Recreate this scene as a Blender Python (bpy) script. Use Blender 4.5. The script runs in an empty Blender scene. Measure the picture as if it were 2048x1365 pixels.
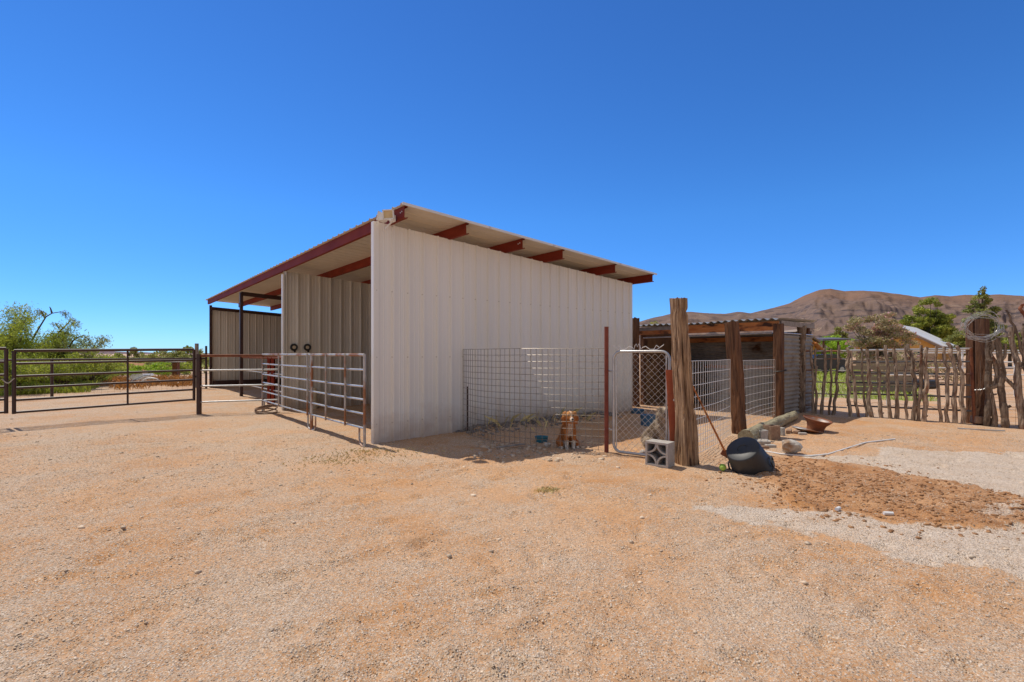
import bpy, bmesh, math, random
import numpy as np
from mathutils import Vector, Matrix
PI = math.pi
random.seed(7); np.random.seed(7)
rng = np.random.default_rng(11)
S = bpy.context.scene
C = S.collection

# ------------------------------------------------------------------ camera, sky, sun
F, CX, HY, EYE = 967.0, 1024.0, 708.0, 1.55
cam = bpy.data.cameras.new("camera"); camo = bpy.data.objects.new("camera", cam); C.objects.link(camo)
cam.sensor_width = 36; cam.lens = F / 2048 * 36; cam.shift_y = (HY - 682.5) / 2048
cam.clip_start = .05; cam.clip_end = 30000
camo.location = (0, 0, EYE); camo.rotation_euler = (PI / 2, 0, 0)
S.camera = camo
SUN_EL = math.radians(62.5); SUN_DIR = (-.80, .60)           # horizontal direction towards the sun
SUN_AZ = math.atan2(SUN_DIR[0], SUN_DIR[1])
W = bpy.data.worlds.new("World"); S.world = W; W.use_nodes = True
wn = W.node_tree; wn.nodes.clear()
sky = wn.nodes.new('ShaderNodeTexSky'); sky.sky_type = 'NISHITA'; sky.sun_disc = False
sky.sun_elevation = SUN_EL; sky.sun_rotation = SUN_AZ
sky.altitude = 1800; sky.air_density = 1.0; sky.dust_density = 0.0; sky.ozone_density = 6.0
hs = wn.nodes.new('ShaderNodeHueSaturation'); hs.inputs['Saturation'].default_value = 1.16; hs.inputs['Value'].default_value = 1.25
tint = wn.nodes.new('ShaderNodeMix'); tint.data_type = 'RGBA'; tint.blend_type = 'MULTIPLY'; tint.inputs['Factor'].default_value = 1; tint.inputs['B'].default_value = (.80, .97, 1.16, 1)
bg = wn.nodes.new('ShaderNodeBackground'); bg.inputs['Strength'].default_value = 0.12
wo = wn.nodes.new('ShaderNodeOutputWorld')
wn.links.new(sky.outputs[0], hs.inputs['Color']); wtc = wn.nodes.new('ShaderNodeTexCoord'); wsp = wn.nodes.new('ShaderNodeSeparateXYZ'); wrp = wn.nodes.new('ShaderNodeValToRGB'); wmx = wn.nodes.new('ShaderNodeMix'); wmx.data_type = 'RGBA'; wmx.blend_type = 'MULTIPLY'; wmx.inputs['Factor'].default_value = 1
wrp.color_ramp.elements[0].position = .0; wrp.color_ramp.elements[0].color = (.52, .71, .92, 1); wrp.color_ramp.elements[1].position = .26; wrp.color_ramp.elements[1].color = (.78, .95, 1.0, 1); e_ = wrp.color_ramp.elements.new(.6); e_.color = (.82, .86, .92, 1)
wn.links.new(wtc.outputs['Generated'], wsp.inputs[0]); wn.links.new(wsp.outputs[2], wrp.inputs['Fac']); wn.links.new(wrp.outputs[0], wmx.inputs['B']); wn.links.new(hs.outputs[0], wmx.inputs['A']); wn.links.new(wmx.outputs['Result'], tint.inputs['A']); # invented pale cloud, unseen overhead and behind the camera, added as neutral fill
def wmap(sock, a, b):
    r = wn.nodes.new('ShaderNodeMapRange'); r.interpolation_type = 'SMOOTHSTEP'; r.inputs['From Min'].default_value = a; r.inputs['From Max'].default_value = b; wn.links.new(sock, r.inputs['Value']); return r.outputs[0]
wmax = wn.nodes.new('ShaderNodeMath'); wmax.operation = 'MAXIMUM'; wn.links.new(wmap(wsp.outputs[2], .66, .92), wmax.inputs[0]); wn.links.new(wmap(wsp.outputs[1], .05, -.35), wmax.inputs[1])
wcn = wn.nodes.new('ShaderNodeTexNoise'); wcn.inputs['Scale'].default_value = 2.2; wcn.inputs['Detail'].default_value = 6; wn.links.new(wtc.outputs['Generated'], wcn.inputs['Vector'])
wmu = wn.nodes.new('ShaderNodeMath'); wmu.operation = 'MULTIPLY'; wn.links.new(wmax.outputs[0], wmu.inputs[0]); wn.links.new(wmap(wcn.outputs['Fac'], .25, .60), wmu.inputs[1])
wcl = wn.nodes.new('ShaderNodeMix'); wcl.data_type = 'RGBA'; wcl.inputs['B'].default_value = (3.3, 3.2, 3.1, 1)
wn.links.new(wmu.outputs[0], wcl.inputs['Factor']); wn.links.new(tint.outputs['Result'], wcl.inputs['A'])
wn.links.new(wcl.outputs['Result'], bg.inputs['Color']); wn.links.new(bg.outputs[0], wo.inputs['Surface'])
sl = bpy.data.lights.new("sun", 'SUN'); sl.energy = 3.8; sl.angle = math.radians(.5); sl.color = (1, .92, .80)
so = bpy.data.objects.new("sun", sl); C.objects.link(so)
so.rotation_euler = Vector((SUN_DIR[0] * math.cos(SUN_EL), SUN_DIR[1] * math.cos(SUN_EL), math.sin(SUN_EL))).to_track_quat('Z', 'Y').to_euler()
S.view_settings.view_transform = 'Standard'; S.view_settings.look = 'None'
S.view_settings.exposure = 0.0; S.view_settings.gamma = 1

# ------------------------------------------------------------------ measuring helpers
def P(px, y, Y): return Vector(((px - CX) / F * Y, Y, EYE - (y - HY) / F * Y))
def G(px, y, z=0.0):
    Y = (EYE - z) * F / (y - HY); return Vector(((px - CX) / F * Y, Y, z))

# ------------------------------------------------------------------ noise
_tab = np.random.default_rng(3).random((256, 256))
def vnoise(x, y):
    x = np.asarray(x, float); y = np.asarray(y, float)
    xi = np.floor(x).astype(int); yi = np.floor(y).astype(int); fx = x - xi; fy = y - yi
    fx = fx * fx * (3 - 2 * fx); fy = fy * fy * (3 - 2 * fy)
    a = _tab[xi & 255, yi & 255]; b = _tab[(xi + 1) & 255, yi & 255]; c = _tab[xi & 255, (yi + 1) & 255]; d = _tab[(xi + 1) & 255, (yi + 1) & 255]
    return (a * (1 - fx) + b * fx) * (1 - fy) + (c * (1 - fx) + d * fx) * fy - .5
def fbm(x, y, o=4):
    t = 0; a = 1
    for i in range(o): t = t + a * vnoise(x * 2 ** i + 17.3 * i, y * 2 ** i + 5.1 * i); a *= .5
    return t

# ------------------------------------------------------------------ materials
def nd(nt, t, **kw):
    n = nt.nodes.new(t)
    for k, v in kw.items(): setattr(n, k, v)
    return n
def mat(name, c1, c2=None, scale=6.0, stretch=(1, 1, 1), rough=.7, metal=0.0, bump=0.0, bscale=None, c3=None, c3scale=2.0, c3amt=.5, rnd=0.0, detail=6, island=0.0, spec=.5, trans=0.0):
    """procedural principled material: two noise-mixed tones, an optional third patchy tone (rust, stains), bump, per-object variation"""
    m = bpy.data.materials.new(name); m.use_nodes = True; nt = m.node_tree; nt.nodes.clear(); L = nt.links.new
    out = nd(nt, 'ShaderNodeOutputMaterial'); bs = nd(nt, 'ShaderNodeBsdfPrincipled')
    bs.inputs['Roughness'].default_value = rough; bs.inputs['Metallic'].default_value = metal
    bs.inputs['Specular IOR Level'].default_value = spec
    tc = nd(nt, 'ShaderNodeTexCoord'); mp = nd(nt, 'ShaderNodeMapping'); mp.inputs['Scale'].default_value = stretch
    oi = nd(nt, 'ShaderNodeObjectInfo')
    L(tc.outputs['Object'], mp.inputs['Vector'])
    cm = nd(nt, 'ShaderNodeCombineXYZ')
    mu = nd(nt, 'ShaderNodeMath', operation='MULTIPLY'); mu.inputs[1].default_value = 37.0
    L(oi.outputs['Random'], mu.inputs[0])
    for i in range(3): L(mu.outputs[0], cm.inputs[i])
    L(cm.outputs[0], mp.inputs['Location'])
    n1 = nd(nt, 'ShaderNodeTexNoise'); n1.inputs['Scale'].default_value = scale; n1.inputs['Detail'].default_value = detail; n1.inputs['Roughness'].default_value = .65
    L(mp.outputs[0], n1.inputs['Vector'])
    r1 = nd(nt, 'ShaderNodeValToRGB'); r1.color_ramp.elements[0].position = .34; r1.color_ramp.elements[1].position = .66
    c2 = c2 or c1
    r1.color_ramp.elements[0].color = (*c1, 1); r1.color_ramp.elements[1].color = (*c2, 1)
    L(n1.outputs['Fac'], r1.inputs['Fac']); col = r1.outputs['Color']
    if c3:
        n3 = nd(nt, 'ShaderNodeTexNoise'); n3.inputs['Scale'].default_value = c3scale; n3.inputs['Detail'].default_value = 5
        L(mp.outputs[0], n3.inputs['Vector'])
        r3 = nd(nt, 'ShaderNodeValToRGB'); r3.color_ramp.elements[0].position = 1 - c3amt; r3.color_ramp.elements[1].position = min(1, 1.12 - c3amt)
        L(n3.outputs['Fac'], r3.inputs['Fac'])
        mx = nd(nt, 'ShaderNodeMix', data_type='RGBA'); mx.inputs['B'].default_value = (*c3, 1)
        L(r3.outputs['Color'], mx.inputs['Factor']); L(col, mx.inputs['A']); col = mx.outputs['Result']
    if rnd or island:
        h = nd(nt, 'ShaderNodeHueSaturation')
        mr = nd(nt, 'ShaderNodeMapRange'); k = rnd or island
        mr.inputs['To Min'].default_value = 1 - k; mr.inputs['To Max'].default_value = 1 + k
        if island:
            ge = nd(nt, 'ShaderNodeNewGeometry'); L(ge.outputs['Random Per Island'], mr.inputs['Value'])
        else: L(oi.outputs['Random'], mr.inputs['Value'])
        L(mr.outputs[0], h.inputs['Value']); L(col, h.inputs['Color']); col = h.outputs['Color']
    L(col, bs.inputs['Base Color'])
    if bump:
        bn = nd(nt, 'ShaderNodeTexNoise'); bn.inputs['Scale'].default_value = bscale or scale * 2; bn.inputs['Detail'].default_value = 6
        L(mp.outputs[0], bn.inputs['Vector'])
        bp = nd(nt, 'ShaderNodeBump'); bp.inputs['Strength'].default_value = bump; bp.inputs['Distance'].default_value = .02
        L(bn.outputs['Fac'], bp.inputs['Height']); L(bp.outputs[0], bs.inputs['Normal'])
    if trans:
        tr = nd(nt, 'ShaderNodeBsdfTranslucent'); L(col, tr.inputs['Color'])
        ms = nd(nt, 'ShaderNodeMixShader'); ms.inputs[0].default_value = trans
        L(bs.outputs[0], ms.inputs[1]); L(tr.outputs[0], ms.inputs[2]); L(ms.outputs[0], out.inputs['Surface'])
    else: L(bs.outputs[0], out.inputs['Surface'])
    return m
M = {}
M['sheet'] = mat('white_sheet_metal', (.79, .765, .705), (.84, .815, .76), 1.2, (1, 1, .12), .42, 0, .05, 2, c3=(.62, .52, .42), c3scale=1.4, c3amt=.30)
def wall_wear(m):
    """screw heads on the sheet's fixing rows and mud splash along the bottom edge"""
    nt = m.node_tree; L = nt.links.new; bs = [n for n in nt.nodes if n.type == 'BSDF_PRINCIPLED'][0]; src = bs.inputs['Base Color'].links[0].from_socket
    tc = nd(nt, 'ShaderNodeTexCoord'); sp = nd(nt, 'ShaderNodeSeparateXYZ'); L(tc.outputs['Object'], sp.inputs[0])
    def M_(op, a, b):
        x = nd(nt, 'ShaderNodeMath', operation=op)
        for i, c in enumerate((a, b)):
            if isinstance(c, (int, float)): x.inputs[i].default_value = c
            elif c is not None: L(c, x.inputs[i])
        return x.outputs[0]
    fx = M_('SUBTRACT', M_('FRACT', M_('DIVIDE', M_('SUBTRACT', sp.outputs[0], .185), .305), None), .5); fz = M_('SUBTRACT', M_('FRACT', M_('DIVIDE', M_('ADD', sp.outputs[2], .25), 1.16), None), .5)
    d2 = M_('ADD', M_('POWER', M_('MULTIPLY', fx, .305), 2.0), M_('POWER', M_('MULTIPLY', fz, 1.16), 2.0)); dot = M_('LESS_THAN', d2, .011 ** 2)
    nz = nd(nt, 'ShaderNodeTexNoise'); nz.inputs['Scale'].default_value = 3.0; nz.inputs['Detail'].default_value = 8; nz.inputs['Roughness'].default_value = .7; L(tc.outputs['Object'], nz.inputs['Vector'])
    sm = nd(nt, 'ShaderNodeMapRange'); sm.inputs['From Min'].default_value = .62; sm.inputs['From Max'].default_value = .0; L(M_('SUBTRACT', sp.outputs[2], M_('MULTIPLY', M_('SUBTRACT', nz.outputs['Fac'], .5), 1.1)), sm.inputs['Value'])
    mx = nd(nt, 'ShaderNodeMix', data_type='RGBA'); L(M_('MULTIPLY', sm.outputs[0], .55), mx.inputs['Factor']); L(src, mx.inputs['A']); mx.inputs['B'].default_value = (.42, .25, .14, 1)
    m2 = nd(nt, 'ShaderNodeMix', data_type='RGBA'); L(M_('MULTIPLY', dot, .35), m2.inputs['Factor']); L(mx.outputs['Result'], m2.inputs['A']); m2.inputs['B'].default_value = (.22, .17, .14, 1)
    L(m2.outputs['Result'], bs.inputs['Base Color'])
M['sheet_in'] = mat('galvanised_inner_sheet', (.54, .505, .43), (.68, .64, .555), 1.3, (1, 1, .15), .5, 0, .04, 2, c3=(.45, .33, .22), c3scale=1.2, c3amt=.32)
M['roof'] = mat('cream_roof_sheet', (.62, .56, .46), (.70, .64, .54), 1.0, (.3, 1, 1), .45)
M['redsteel'] = mat('red_oxide_steel', (.17, .020, .009), (.24, .036, .015), 4, (1, .3, 1), .7, 0, .05, 20, c3=(.08, .015, .008), c3scale=1.5, c3amt=.4, spec=.2)
M['blacksteel'] = mat('dark_brown_steel', (.035, .015, .011), (.065, .026, .018), 6, rough=.45)
M['rust'] = mat('rusty_pipe', (.15, .045, .02), (.26, .09, .035), 9, rough=.8, bump=.2, c3=(.10, .03, .02), c3scale=4, c3amt=.45)
M['rustpost'] = mat('rusty_red_post', (.17, .035, .022), (.24, .06, .035), 7, rough=.8, bump=.15)
M['galv'] = mat('galvanised_pipe', (.42, .42, .42), (.58, .58, .57), 10, rough=.38, metal=.55, bump=.05, c3=(.26, .11, .05), c3scale=3.0, c3amt=.36)
M['galvrust'] = mat('galvanised_pipe_rusted', (.40, .38, .36), (.52, .50, .48), 10, rough=.5, metal=.4, bump=.1, c3=(.30, .13, .06), c3scale=2.2, c3amt=.52)
M['wire'] = mat('galvanised_wire', (.20, .165, .13), (.32, .28, .235), 5, rough=.4, metal=.25, c3=(.12, .07, .045), c3scale=1.3, c3amt=.45)
M['whitewire'] = mat('bright_wire', (.62, .60, .57), (.78, .76, .72), 5, rough=.45, metal=.2)
M['wood'] = mat('weathered_wood', (.11, .052, .024), (.50, .33, .195), 9, (3.4, 3.4, .26), .9, 0, 1.0, 14, c3=(.045, .018, .008), c3scale=6, c3amt=.44, rnd=.05)
M['tie'] = mat('creosote_timber', (.055, .022, .010), (.19, .085, .038), 7, (3, 3, .3), .9, 0, .9, 16, c3=(.30, .14, .06), c3scale=2.5, c3amt=.36, rnd=.12)
M['stick'] = mat('juniper_stick', (.085, .05, .032), (.46, .36, .265), 13, (2.4, 2.4, .35), .92, 0, 1.0, 26, c3=(.17, .07, .035), c3scale=4, c3amt=.42, rnd=.32)
M['stickdark'] = mat('dark_weathered_stick', (.06, .038, .026), (.25, .18, .125), 9, (2, 2, .4), .92, 0, .9, 22, rnd=.2)
M['board'] = mat('rusty_board', (.42, .13, .035), (.58, .24, .08), 3, (1, 1, 3), .85, 0, .3, 12, c3=(.05, .02, .012), c3scale=2.2, c3amt=.46)
M['ply'] = mat('old_plywood', (.22, .12, .055), (.36, .21, .10), 4, rough=.85, bump=.2, c3=(.10, .05, .025), c3scale=2, c3amt=.45)
M['grayboard'] = mat('grey_board', (.22, .19, .17), (.36, .32, .28), 8, (1, 1, 1), .9, 0, .5, 18)
M['corrug'] = mat('aged_corrugated_iron', (.27, .27, .27), (.40, .40, .39), 3, rough=.55, metal=.3, c3=(.22, .12, .07), c3scale=1.5, c3amt=.36)
M['corrugdark'] = mat('dark_corrugated_iron', (.22, .20, .18), (.36, .33, .29), 3, rough=.75, metal=0, spec=.2, c3=(.10, .045, .02), c3scale=1.5, c3amt=.42)
M['shadepipe'] = mat('shade_toned_pipe', (.06, .062, .07), (.12, .12, .125), 8, rough=.6, c3=(.16, .06, .03), c3scale=3, c3amt=.42)  # pipe with shade put into its base colour; rust patches on top
M['block'] = mat('concrete_block', (.36, .33, .30), (.48, .45, .41), 30, rough=.95, bump=.4, bscale=90, c3=(.30, .20, .14), c3scale=5, c3amt=.36)
M['brick'] = mat('old_brick', (.24, .14, .09), (.36, .24, .16), 20, rough=.95, bump=.3, bscale=60)
M['rock'] = mat('pale_rock', (.38, .33, .28), (.58, .54, .48), 9, rough=.95, bump=.6, bscale=30, c3=(.30, .18, .10), c3scale=4, c3amt=.4, rnd=.15)
M['rubber'] = mat('black_rubber', (.026, .027, .028), (.042, .043, .044), 5, rough=.5, bump=.05, c3=(.06, .05, .04), c3scale=3, c3amt=.28)
M['orange'] = mat('orange_primer_steel', (.42, .10, .045), (.50, .14, .06), 4, rough=.7, c3=(.30, .07, .03), c3scale=3, c3amt=.4)
M['teal'] = mat('teal_plastic', (.02, .16, .22), (.03, .20, .27), 5, rough=.5)
M['blue'] = mat('blue_plastic', (.04, .13, .24), (.06, .17, .30), 5, rough=.5)
M['white'] = mat('white_paint', (.70, .70, .69), (.80, .80, .79), 4, rough=.5, c3=(.5, .45, .4), c3scale=4, c3amt=.35)
M['cream'] = mat('cream_plastic', (.52, .43, .29), (.60, .50, .35), 5, rough=.6)
M['ball'] = mat('green_ball', (.35, .55, .08), (.42, .62, .12), 20, rough=.9)
M['black'] = mat('black_plastic', (.012, .012, .013), (.02, .02, .02), 5, rough=.45)
M['lens'] = mat('flood_lens', (.55, .40, .20), (.65, .5, .28), 8, rough=.15)
M['stucco'] = mat('ochre_stucco', (.62, .34, .09), (.70, .40, .12), 3, rough=.9, bump=.1, bscale=40)
M['tan'] = mat('tan_stucco', (.40, .30, .21), (.46, .36, .26), 3, rough=.9, bump=.1, bscale=40)
M['whiteroof'] = mat('white_metal_roof', (.74, .75, .77), (.80, .80, .82), 1, rough=.4)
M['fascia'] = mat('fascia_board', (.26, .19, .14), (.32, .25, .19), 3, rough=.8)
M['purpleroof'] = mat('dark_flat_roof', (.09, .075, .085), (.13, .11, .12), 2, rough=.6)
M['carpaint'] = mat('dark_car_paint', (.012, .02, .03), (.018, .028, .04), 2, rough=.2)
M['glass'] = mat('dark_glass', (.02, .03, .035), (.03, .04, .045), 2, rough=.06)
M['mesqleaf'] = mat('mesquite_leaf', (.26, .34, .03), (.48, .53, .08), 1.6, rough=.6, island=.4, trans=.45)
M['mesqpale'] = mat('mesquite_leaf_pale', (.24, .27, .06), (.40, .40, .12), 1.6, rough=.6, island=.4, trans=.35)
M['bark'] = mat('thin_bark', (.07, .05, .035), (.16, .125, .09), 9, (2, 2, .4), .9)
M['treeleaf'] = mat('tree_leaf', (.19, .24, .025), (.42, .43, .07), .9, rough=.6, island=.5, trans=.3)
M['junleaf'] = mat('juniper_leaf', (.17, .20, .04), (.38, .38, .10), .9, rough=.65, island=.5, trans=.2)
M['freshleaf'] = mat('fresh_leaf', (.26, .42, .02), (.42, .56, .05), .7, rough=.6, island=.35, trans=.4)
M['pinkleaf'] = mat('oleander_leaf', (.34, .31, .13), (.54, .45, .26), 1.2, rough=.65, island=.45, trans=.25, c3=(.50, .28, .20), c3scale=1.6, c3amt=.46)
M['flower'] = mat('pink_flower', (.62, .32, .33), (.75, .45, .45), 4, rough=.7, island=.3, trans=.2)
M['lawn'] = mat('grass_blade', (.36, .47, .035), (.56, .62, .10), .8, rough=.7, island=.4, trans=.35)
M['dry'] = mat('dry_weed', (.34, .14, .03), (.52, .27, .08), 1.0, rough=.8, island=.4, trans=.25)
M['straw'] = mat('straw', (.55, .42, .17), (.70, .58, .28), 3, rough=.8, island=.3)
M['pebble'] = mat('pebble', (.44, .315, .205), (.69, .56, .425), 14, rough=.95, island=.28)
M['clod'] = mat('earth_clod', (.30, .145, .062), (.44, .235, .11), 14, rough=1, bump=.3, bscale=60, island=.25)
M['darkclod'] = mat('grey_rubble', (.20, .17, .15), (.34, .30, .27), 14, rough=1, bump=.3, bscale=60, island=.3)

wall_wear(M['sheet']); wall_wear(M['sheet_in'])
# ------------------------------------------------------------------ mesh builder
class MB:
    def __init__(s): s.v = []; s.f = []; s.n = 0
    def add(s, vs, fs):
        o = s.n; s.v.extend([tuple(p) for p in vs]); s.f.extend([tuple(i + o for i in f) for f in fs]); s.n += len(vs); return s
    def box(s, c, d, R=None, bev=0.0):
        x, y, z = d[0] / 2, d[1] / 2, d[2] / 2
        if bev <= 0:
            vs = [Vector(p) for p in ((-x, -y, -z), (x, -y, -z), (x, y, -z), (-x, y, -z), (-x, -y, z), (x, -y, z), (x, y, z), (-x, y, z))]
            fs = [(0, 3, 2, 1), (4, 5, 6, 7), (0, 1, 5, 4), (1, 2, 6, 5), (2, 3, 7, 6), (3, 0, 4, 7)]
        else:
            bm = bmesh.new(); bmesh.ops.create_cube(bm, size=1)
            for v in bm.verts: v.co = Vector((v.co.x * d[0], v.co.y * d[1], v.co.z * d[2]))
            bmesh.ops.bevel(bm, geom=bm.edges[:], offset=bev, segments=2, affect='EDGES', profile=.5)
            bm.verts.index_update(); vs = [v.co.copy() for v in bm.verts]; fs = [[q.index for q in f.verts] for f in bm.faces]; bm.free()
        if R is not None: vs = [R @ v for v in vs]
        c = Vector(c); return s.add([v + c for v in vs], fs)
    def tube(s, pts, r, n=8, cap=True, rough=0.0, seed=0, groove=0, closed=False, twist=0.0, rf=.45, gf=.16):
        pts = [Vector(p) for p in pts]; k = len(pts)
        rs = r if hasattr(r, '__len__') else [r] * k
        up = None; rings = []
        for i, p in enumerate(pts):
            if closed: t = pts[(i + 1) % k] - pts[i - 1]
            else: t = pts[min(i + 1, k - 1)] - pts[max(i - 1, 0)]
            if t.length < 1e-9: t = Vector((0, 0, 1))
            t.normalize()
            if up is None:
                up = Vector((0, 0, 1)) if abs(t.z) < .9 else Vector((0, -1, 0))
            a = up - t * up.dot(t)
            if a.length < 1e-6: a = t.orthogonal()
            a.normalize(); up = a; b = t.cross(a); ring = []
            for j in range(n):
                th = 2 * PI * j / n + twist * i; q = 1.0
                if rough:
                    q += rough * 2 * float(vnoise(math.cos(th) * 1.3 + seed * 3.7 + 9, math.sin(th) * 1.3 + i * rf + seed))
                if groove:
                    q -= groove * 2.2 * max(0, .5 - 3.2 * abs(float(vnoise(j * .43 + seed * 11.3 + .15 * math.sin(i * gf), i * gf + seed * 2.1)))) - groove * .5
                ring.append(p + (a * math.cos(th) + b * math.sin(th)) * rs[i] * q)
            rings.append(ring)
        vs = [q for rg in rings for q in rg]; fs = []
        for i in range(k if closed else k - 1):
            i2 = (i + 1) % k
            for j in range(n):
                j2 = (j + 1) % n; fs.append((i * n + j, i * n + j2, i2 * n + j2, i2 * n + j))
        if cap and not closed:
            fs.append(tuple(range(n - 1, -1, -1))); fs.append(tuple((k - 1) * n + j for j in range(n)))
        return s.add(vs, fs)
    def lathe(s, prof, n=24, T=None):
        T = T or Matrix.Identity(4); vs = []; fs = []
        for (r, z) in prof:
            for j in range(n):
                th = 2 * PI * j / n; vs.append(T @ Vector((r * math.cos(th), r * math.sin(th), z)))
        for i in range(len(prof) - 1):
            for j in range(n):
                j2 = (j + 1) % n; fs.append((i * n + j, i * n + j2, (i + 1) * n + j2, (i + 1) * n + j))
        return s.add(vs, fs)
    def prism(s, poly, d):
        """poly: list of 3D points (planar), d: extrusion vector"""
        poly = [Vector(p) for p in poly]; d = Vector(d); k = len(poly)
        vs = poly + [p + d for p in poly]
        fs = [tuple(range(k - 1, -1, -1)), tuple(range(k, 2 * k))] + [(i, (i + 1) % k, k + (i + 1) % k, k + i) for i in range(k)]
        return s.add(vs, fs)
    def build(s, name, m, parent=None, smooth=False):
        me = bpy.data.meshes.new(name); me.from_pydata(s.v, [], s.f); me.update()
        me.materials.append(M[m] if isinstance(m, str) else m)
        bm = bmesh.new(); bm.from_mesh(me); bmesh.ops.recalc_face_normals(bm, faces=bm.faces[:]); bm.to_mesh(me); bm.free()
        if smooth:
            me.polygons.foreach_set('use_smooth', [True] * len(me.polygons)); me.set_sharp_from_angle(angle=math.radians(38))
        o = bpy.data.objects.new(name, me); C.objects.link(o)
        if parent: o.parent = parent
        return o
def fastmesh(name, V, Fq, m, smooth=False):
    """V (n,3) array, Fq (m,k) array of equal-sized faces"""
    me = bpy.data.meshes.new(name); k = Fq.shape[1]
    me.vertices.add(len(V)); me.vertices.foreach_set('co', np.ascontiguousarray(V, dtype=np.float32).ravel())
    me.loops.add(Fq.size); me.loops.foreach_set('vertex_index', np.ascontiguousarray(Fq, dtype=np.int32).ravel())
    me.polygons.add(len(Fq)); me.polygons.foreach_set('loop_start', np.arange(0, Fq.size, k, dtype=np.int32))
    try: me.polygons.foreach_set('loop_total', np.full(len(Fq), k, dtype=np.int32))
    except Exception: pass
    me.update(calc_edges=True); me.validate()
    if smooth: me.polygons.foreach_set('use_smooth', np.ones(len(Fq), dtype=bool))
    me.materials.append(M[m] if isinstance(m, str) else m)
    o = bpy.data.objects.new(name, me); C.objects.link(o); return o
def tag(o, label=None, cat=None, group=None, kind=None):
    if label: o['label'] = label
    if cat: o['category'] = cat
    if group: o['group'] = group
    if kind: o['kind'] = kind
    return o
def thing(name, label, cat, loc=(0, 0, 0), rz=0, group=None):
    o = bpy.data.objects.new(name, None); C.objects.link(o); o.empty_display_size = .2
    o.location = loc; o.rotation_euler = (0, 0, rz)
    return tag(o, label, cat, group)
def rebase(o, base):
    """put a mesh object's origin at its base point"""
    b = Vector(base); o.data.transform(Matrix.Translation(-b)); o.location = b; return o

# ------------------------------------------------------------------ barn frame (needed by the ground)
BO = Vector((-2.39, 8.37, 0)); BA = math.atan2(.6528, .7575)
BX = Vector((math.cos(BA), math.sin(BA), 0)); BY = Vector((-math.sin(BA), math.cos(BA), 0))
def bw(x, y, z=0): return BO + BX * x + BY * y + Vector((0, 0, z))

# ------------------------------------------------------------------ ground
def inpoly(X, Y, poly):
    r = np.zeros(X.shape, bool); n = len(poly)
    for i in range(n):
        x1, y1 = poly[i]; x2, y2 = poly[(i + 1) % n]
        c = ((y1 > Y) != (y2 > Y)) & (X < (x2 - x1) * (Y - y1) / (y2 - y1 + 1e-12) + x1); r ^= c
    return r
def pxpoly(p): return [(G(a, b).x, G(a, b).y) for a, b in p]
GRAV = [pxpoly([(1600, 921), (1700, 912), (1800, 906), (1900, 905), (2048, 907), (2500, 915), (2500, 1015), (2048, 1002), (1960, 985), (1830, 955), (1700, 930)]),
        pxpoly([(1425, 1032), (1500, 1022), (1650, 1032), (1800, 1048), (2048, 1062), (2500, 1090), (2700, 1300), (2048, 1165), (1900, 1105), (1700, 1088), (1520, 1062)]),
        pxpoly([(1980, 1018), (2048, 1014), (2300, 1020), (2300, 1035), (2048, 1028)])]
CLOD = pxpoly([(1475, 935), (1540, 915), (1610, 922), (1700, 934), (1830, 958), (1960, 988), (2048, 1006), (2500, 1030), (2500, 1085), (2048, 1056), (1800, 1043), (1650, 1026), (1540, 1000)])
LAWN = [(9.8, 17.5), (13.8, 15.5), (30, 40), (44, 62), (20, 62)]
def gz(x, y):
    x = np.asarray(x, float); y = np.asarray(y, float)
    near = np.clip(1.4 - np.hypot(x, y - 7) / 16, 0, 1)
    h = .035 * fbm(x * .7 + 3, y * .7, 3) + near * (.018 * fbm(x * 3.1, y * 3.1 + 40, 3))
    lx = (x - BO.x) * BX.x + (y - BO.y) * BX.y; ly = (x - BO.x) * BY.x + (y - BO.y) * BY.y
    ber = np.exp(-((ly + .28) / .28) ** 2) * np.clip((lx - 1.6) / .5, 0, 1) * np.clip((6.5 - lx) / .8, 0, 1)
    h = h + ber * (.11 + .08 * fbm(x * 5, y * 5, 3))
    return h
def gzf(x, y): return float(gz(np.array([x]), np.array([y]))[0])
def grow(start, d, end, f=1.16):
    r = []; x = start
    while x < end: d *= f; x += d; r.append(x)
    return r
xs = np.array([-q for q in reversed(grow(13, .05, 9000))] + list(np.arange(-13, 14.001, .05)) + grow(14, .05, 9000))
ys = np.array([-q for q in reversed(grow(-1.0, .05, 1500, 1.4))] + list(np.arange(1.05, 15.2, .045)) + grow(15.2, .045, 9000))
XX, YY = np.meshgrid(xs, ys, indexing='ij')
ZZ = gz(XX, YY)
# soft masks
def soft(poly_list):
    jx = XX + .8 * fbm(XX * 1.5, YY * 1.5, 6); jy = YY + .7 * fbm(XX * 1.5 + 50, YY * 1.5 + 9, 6)
    r = np.zeros(XX.shape)
    for p in poly_list: r = np.maximum(r, inpoly(jx, jy, p).astype(float))
    return r
mg = soft(GRAV); mc = soft([CLOD]); ml = soft([LAWN])
ZZ += mc * (.045 * fbm(XX * 5, YY * 5, 4) + .02) * (YY < 14)
ZZ += .010 * fbm(XX * 9, YY * 9, 2) * (YY < 10)
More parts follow.
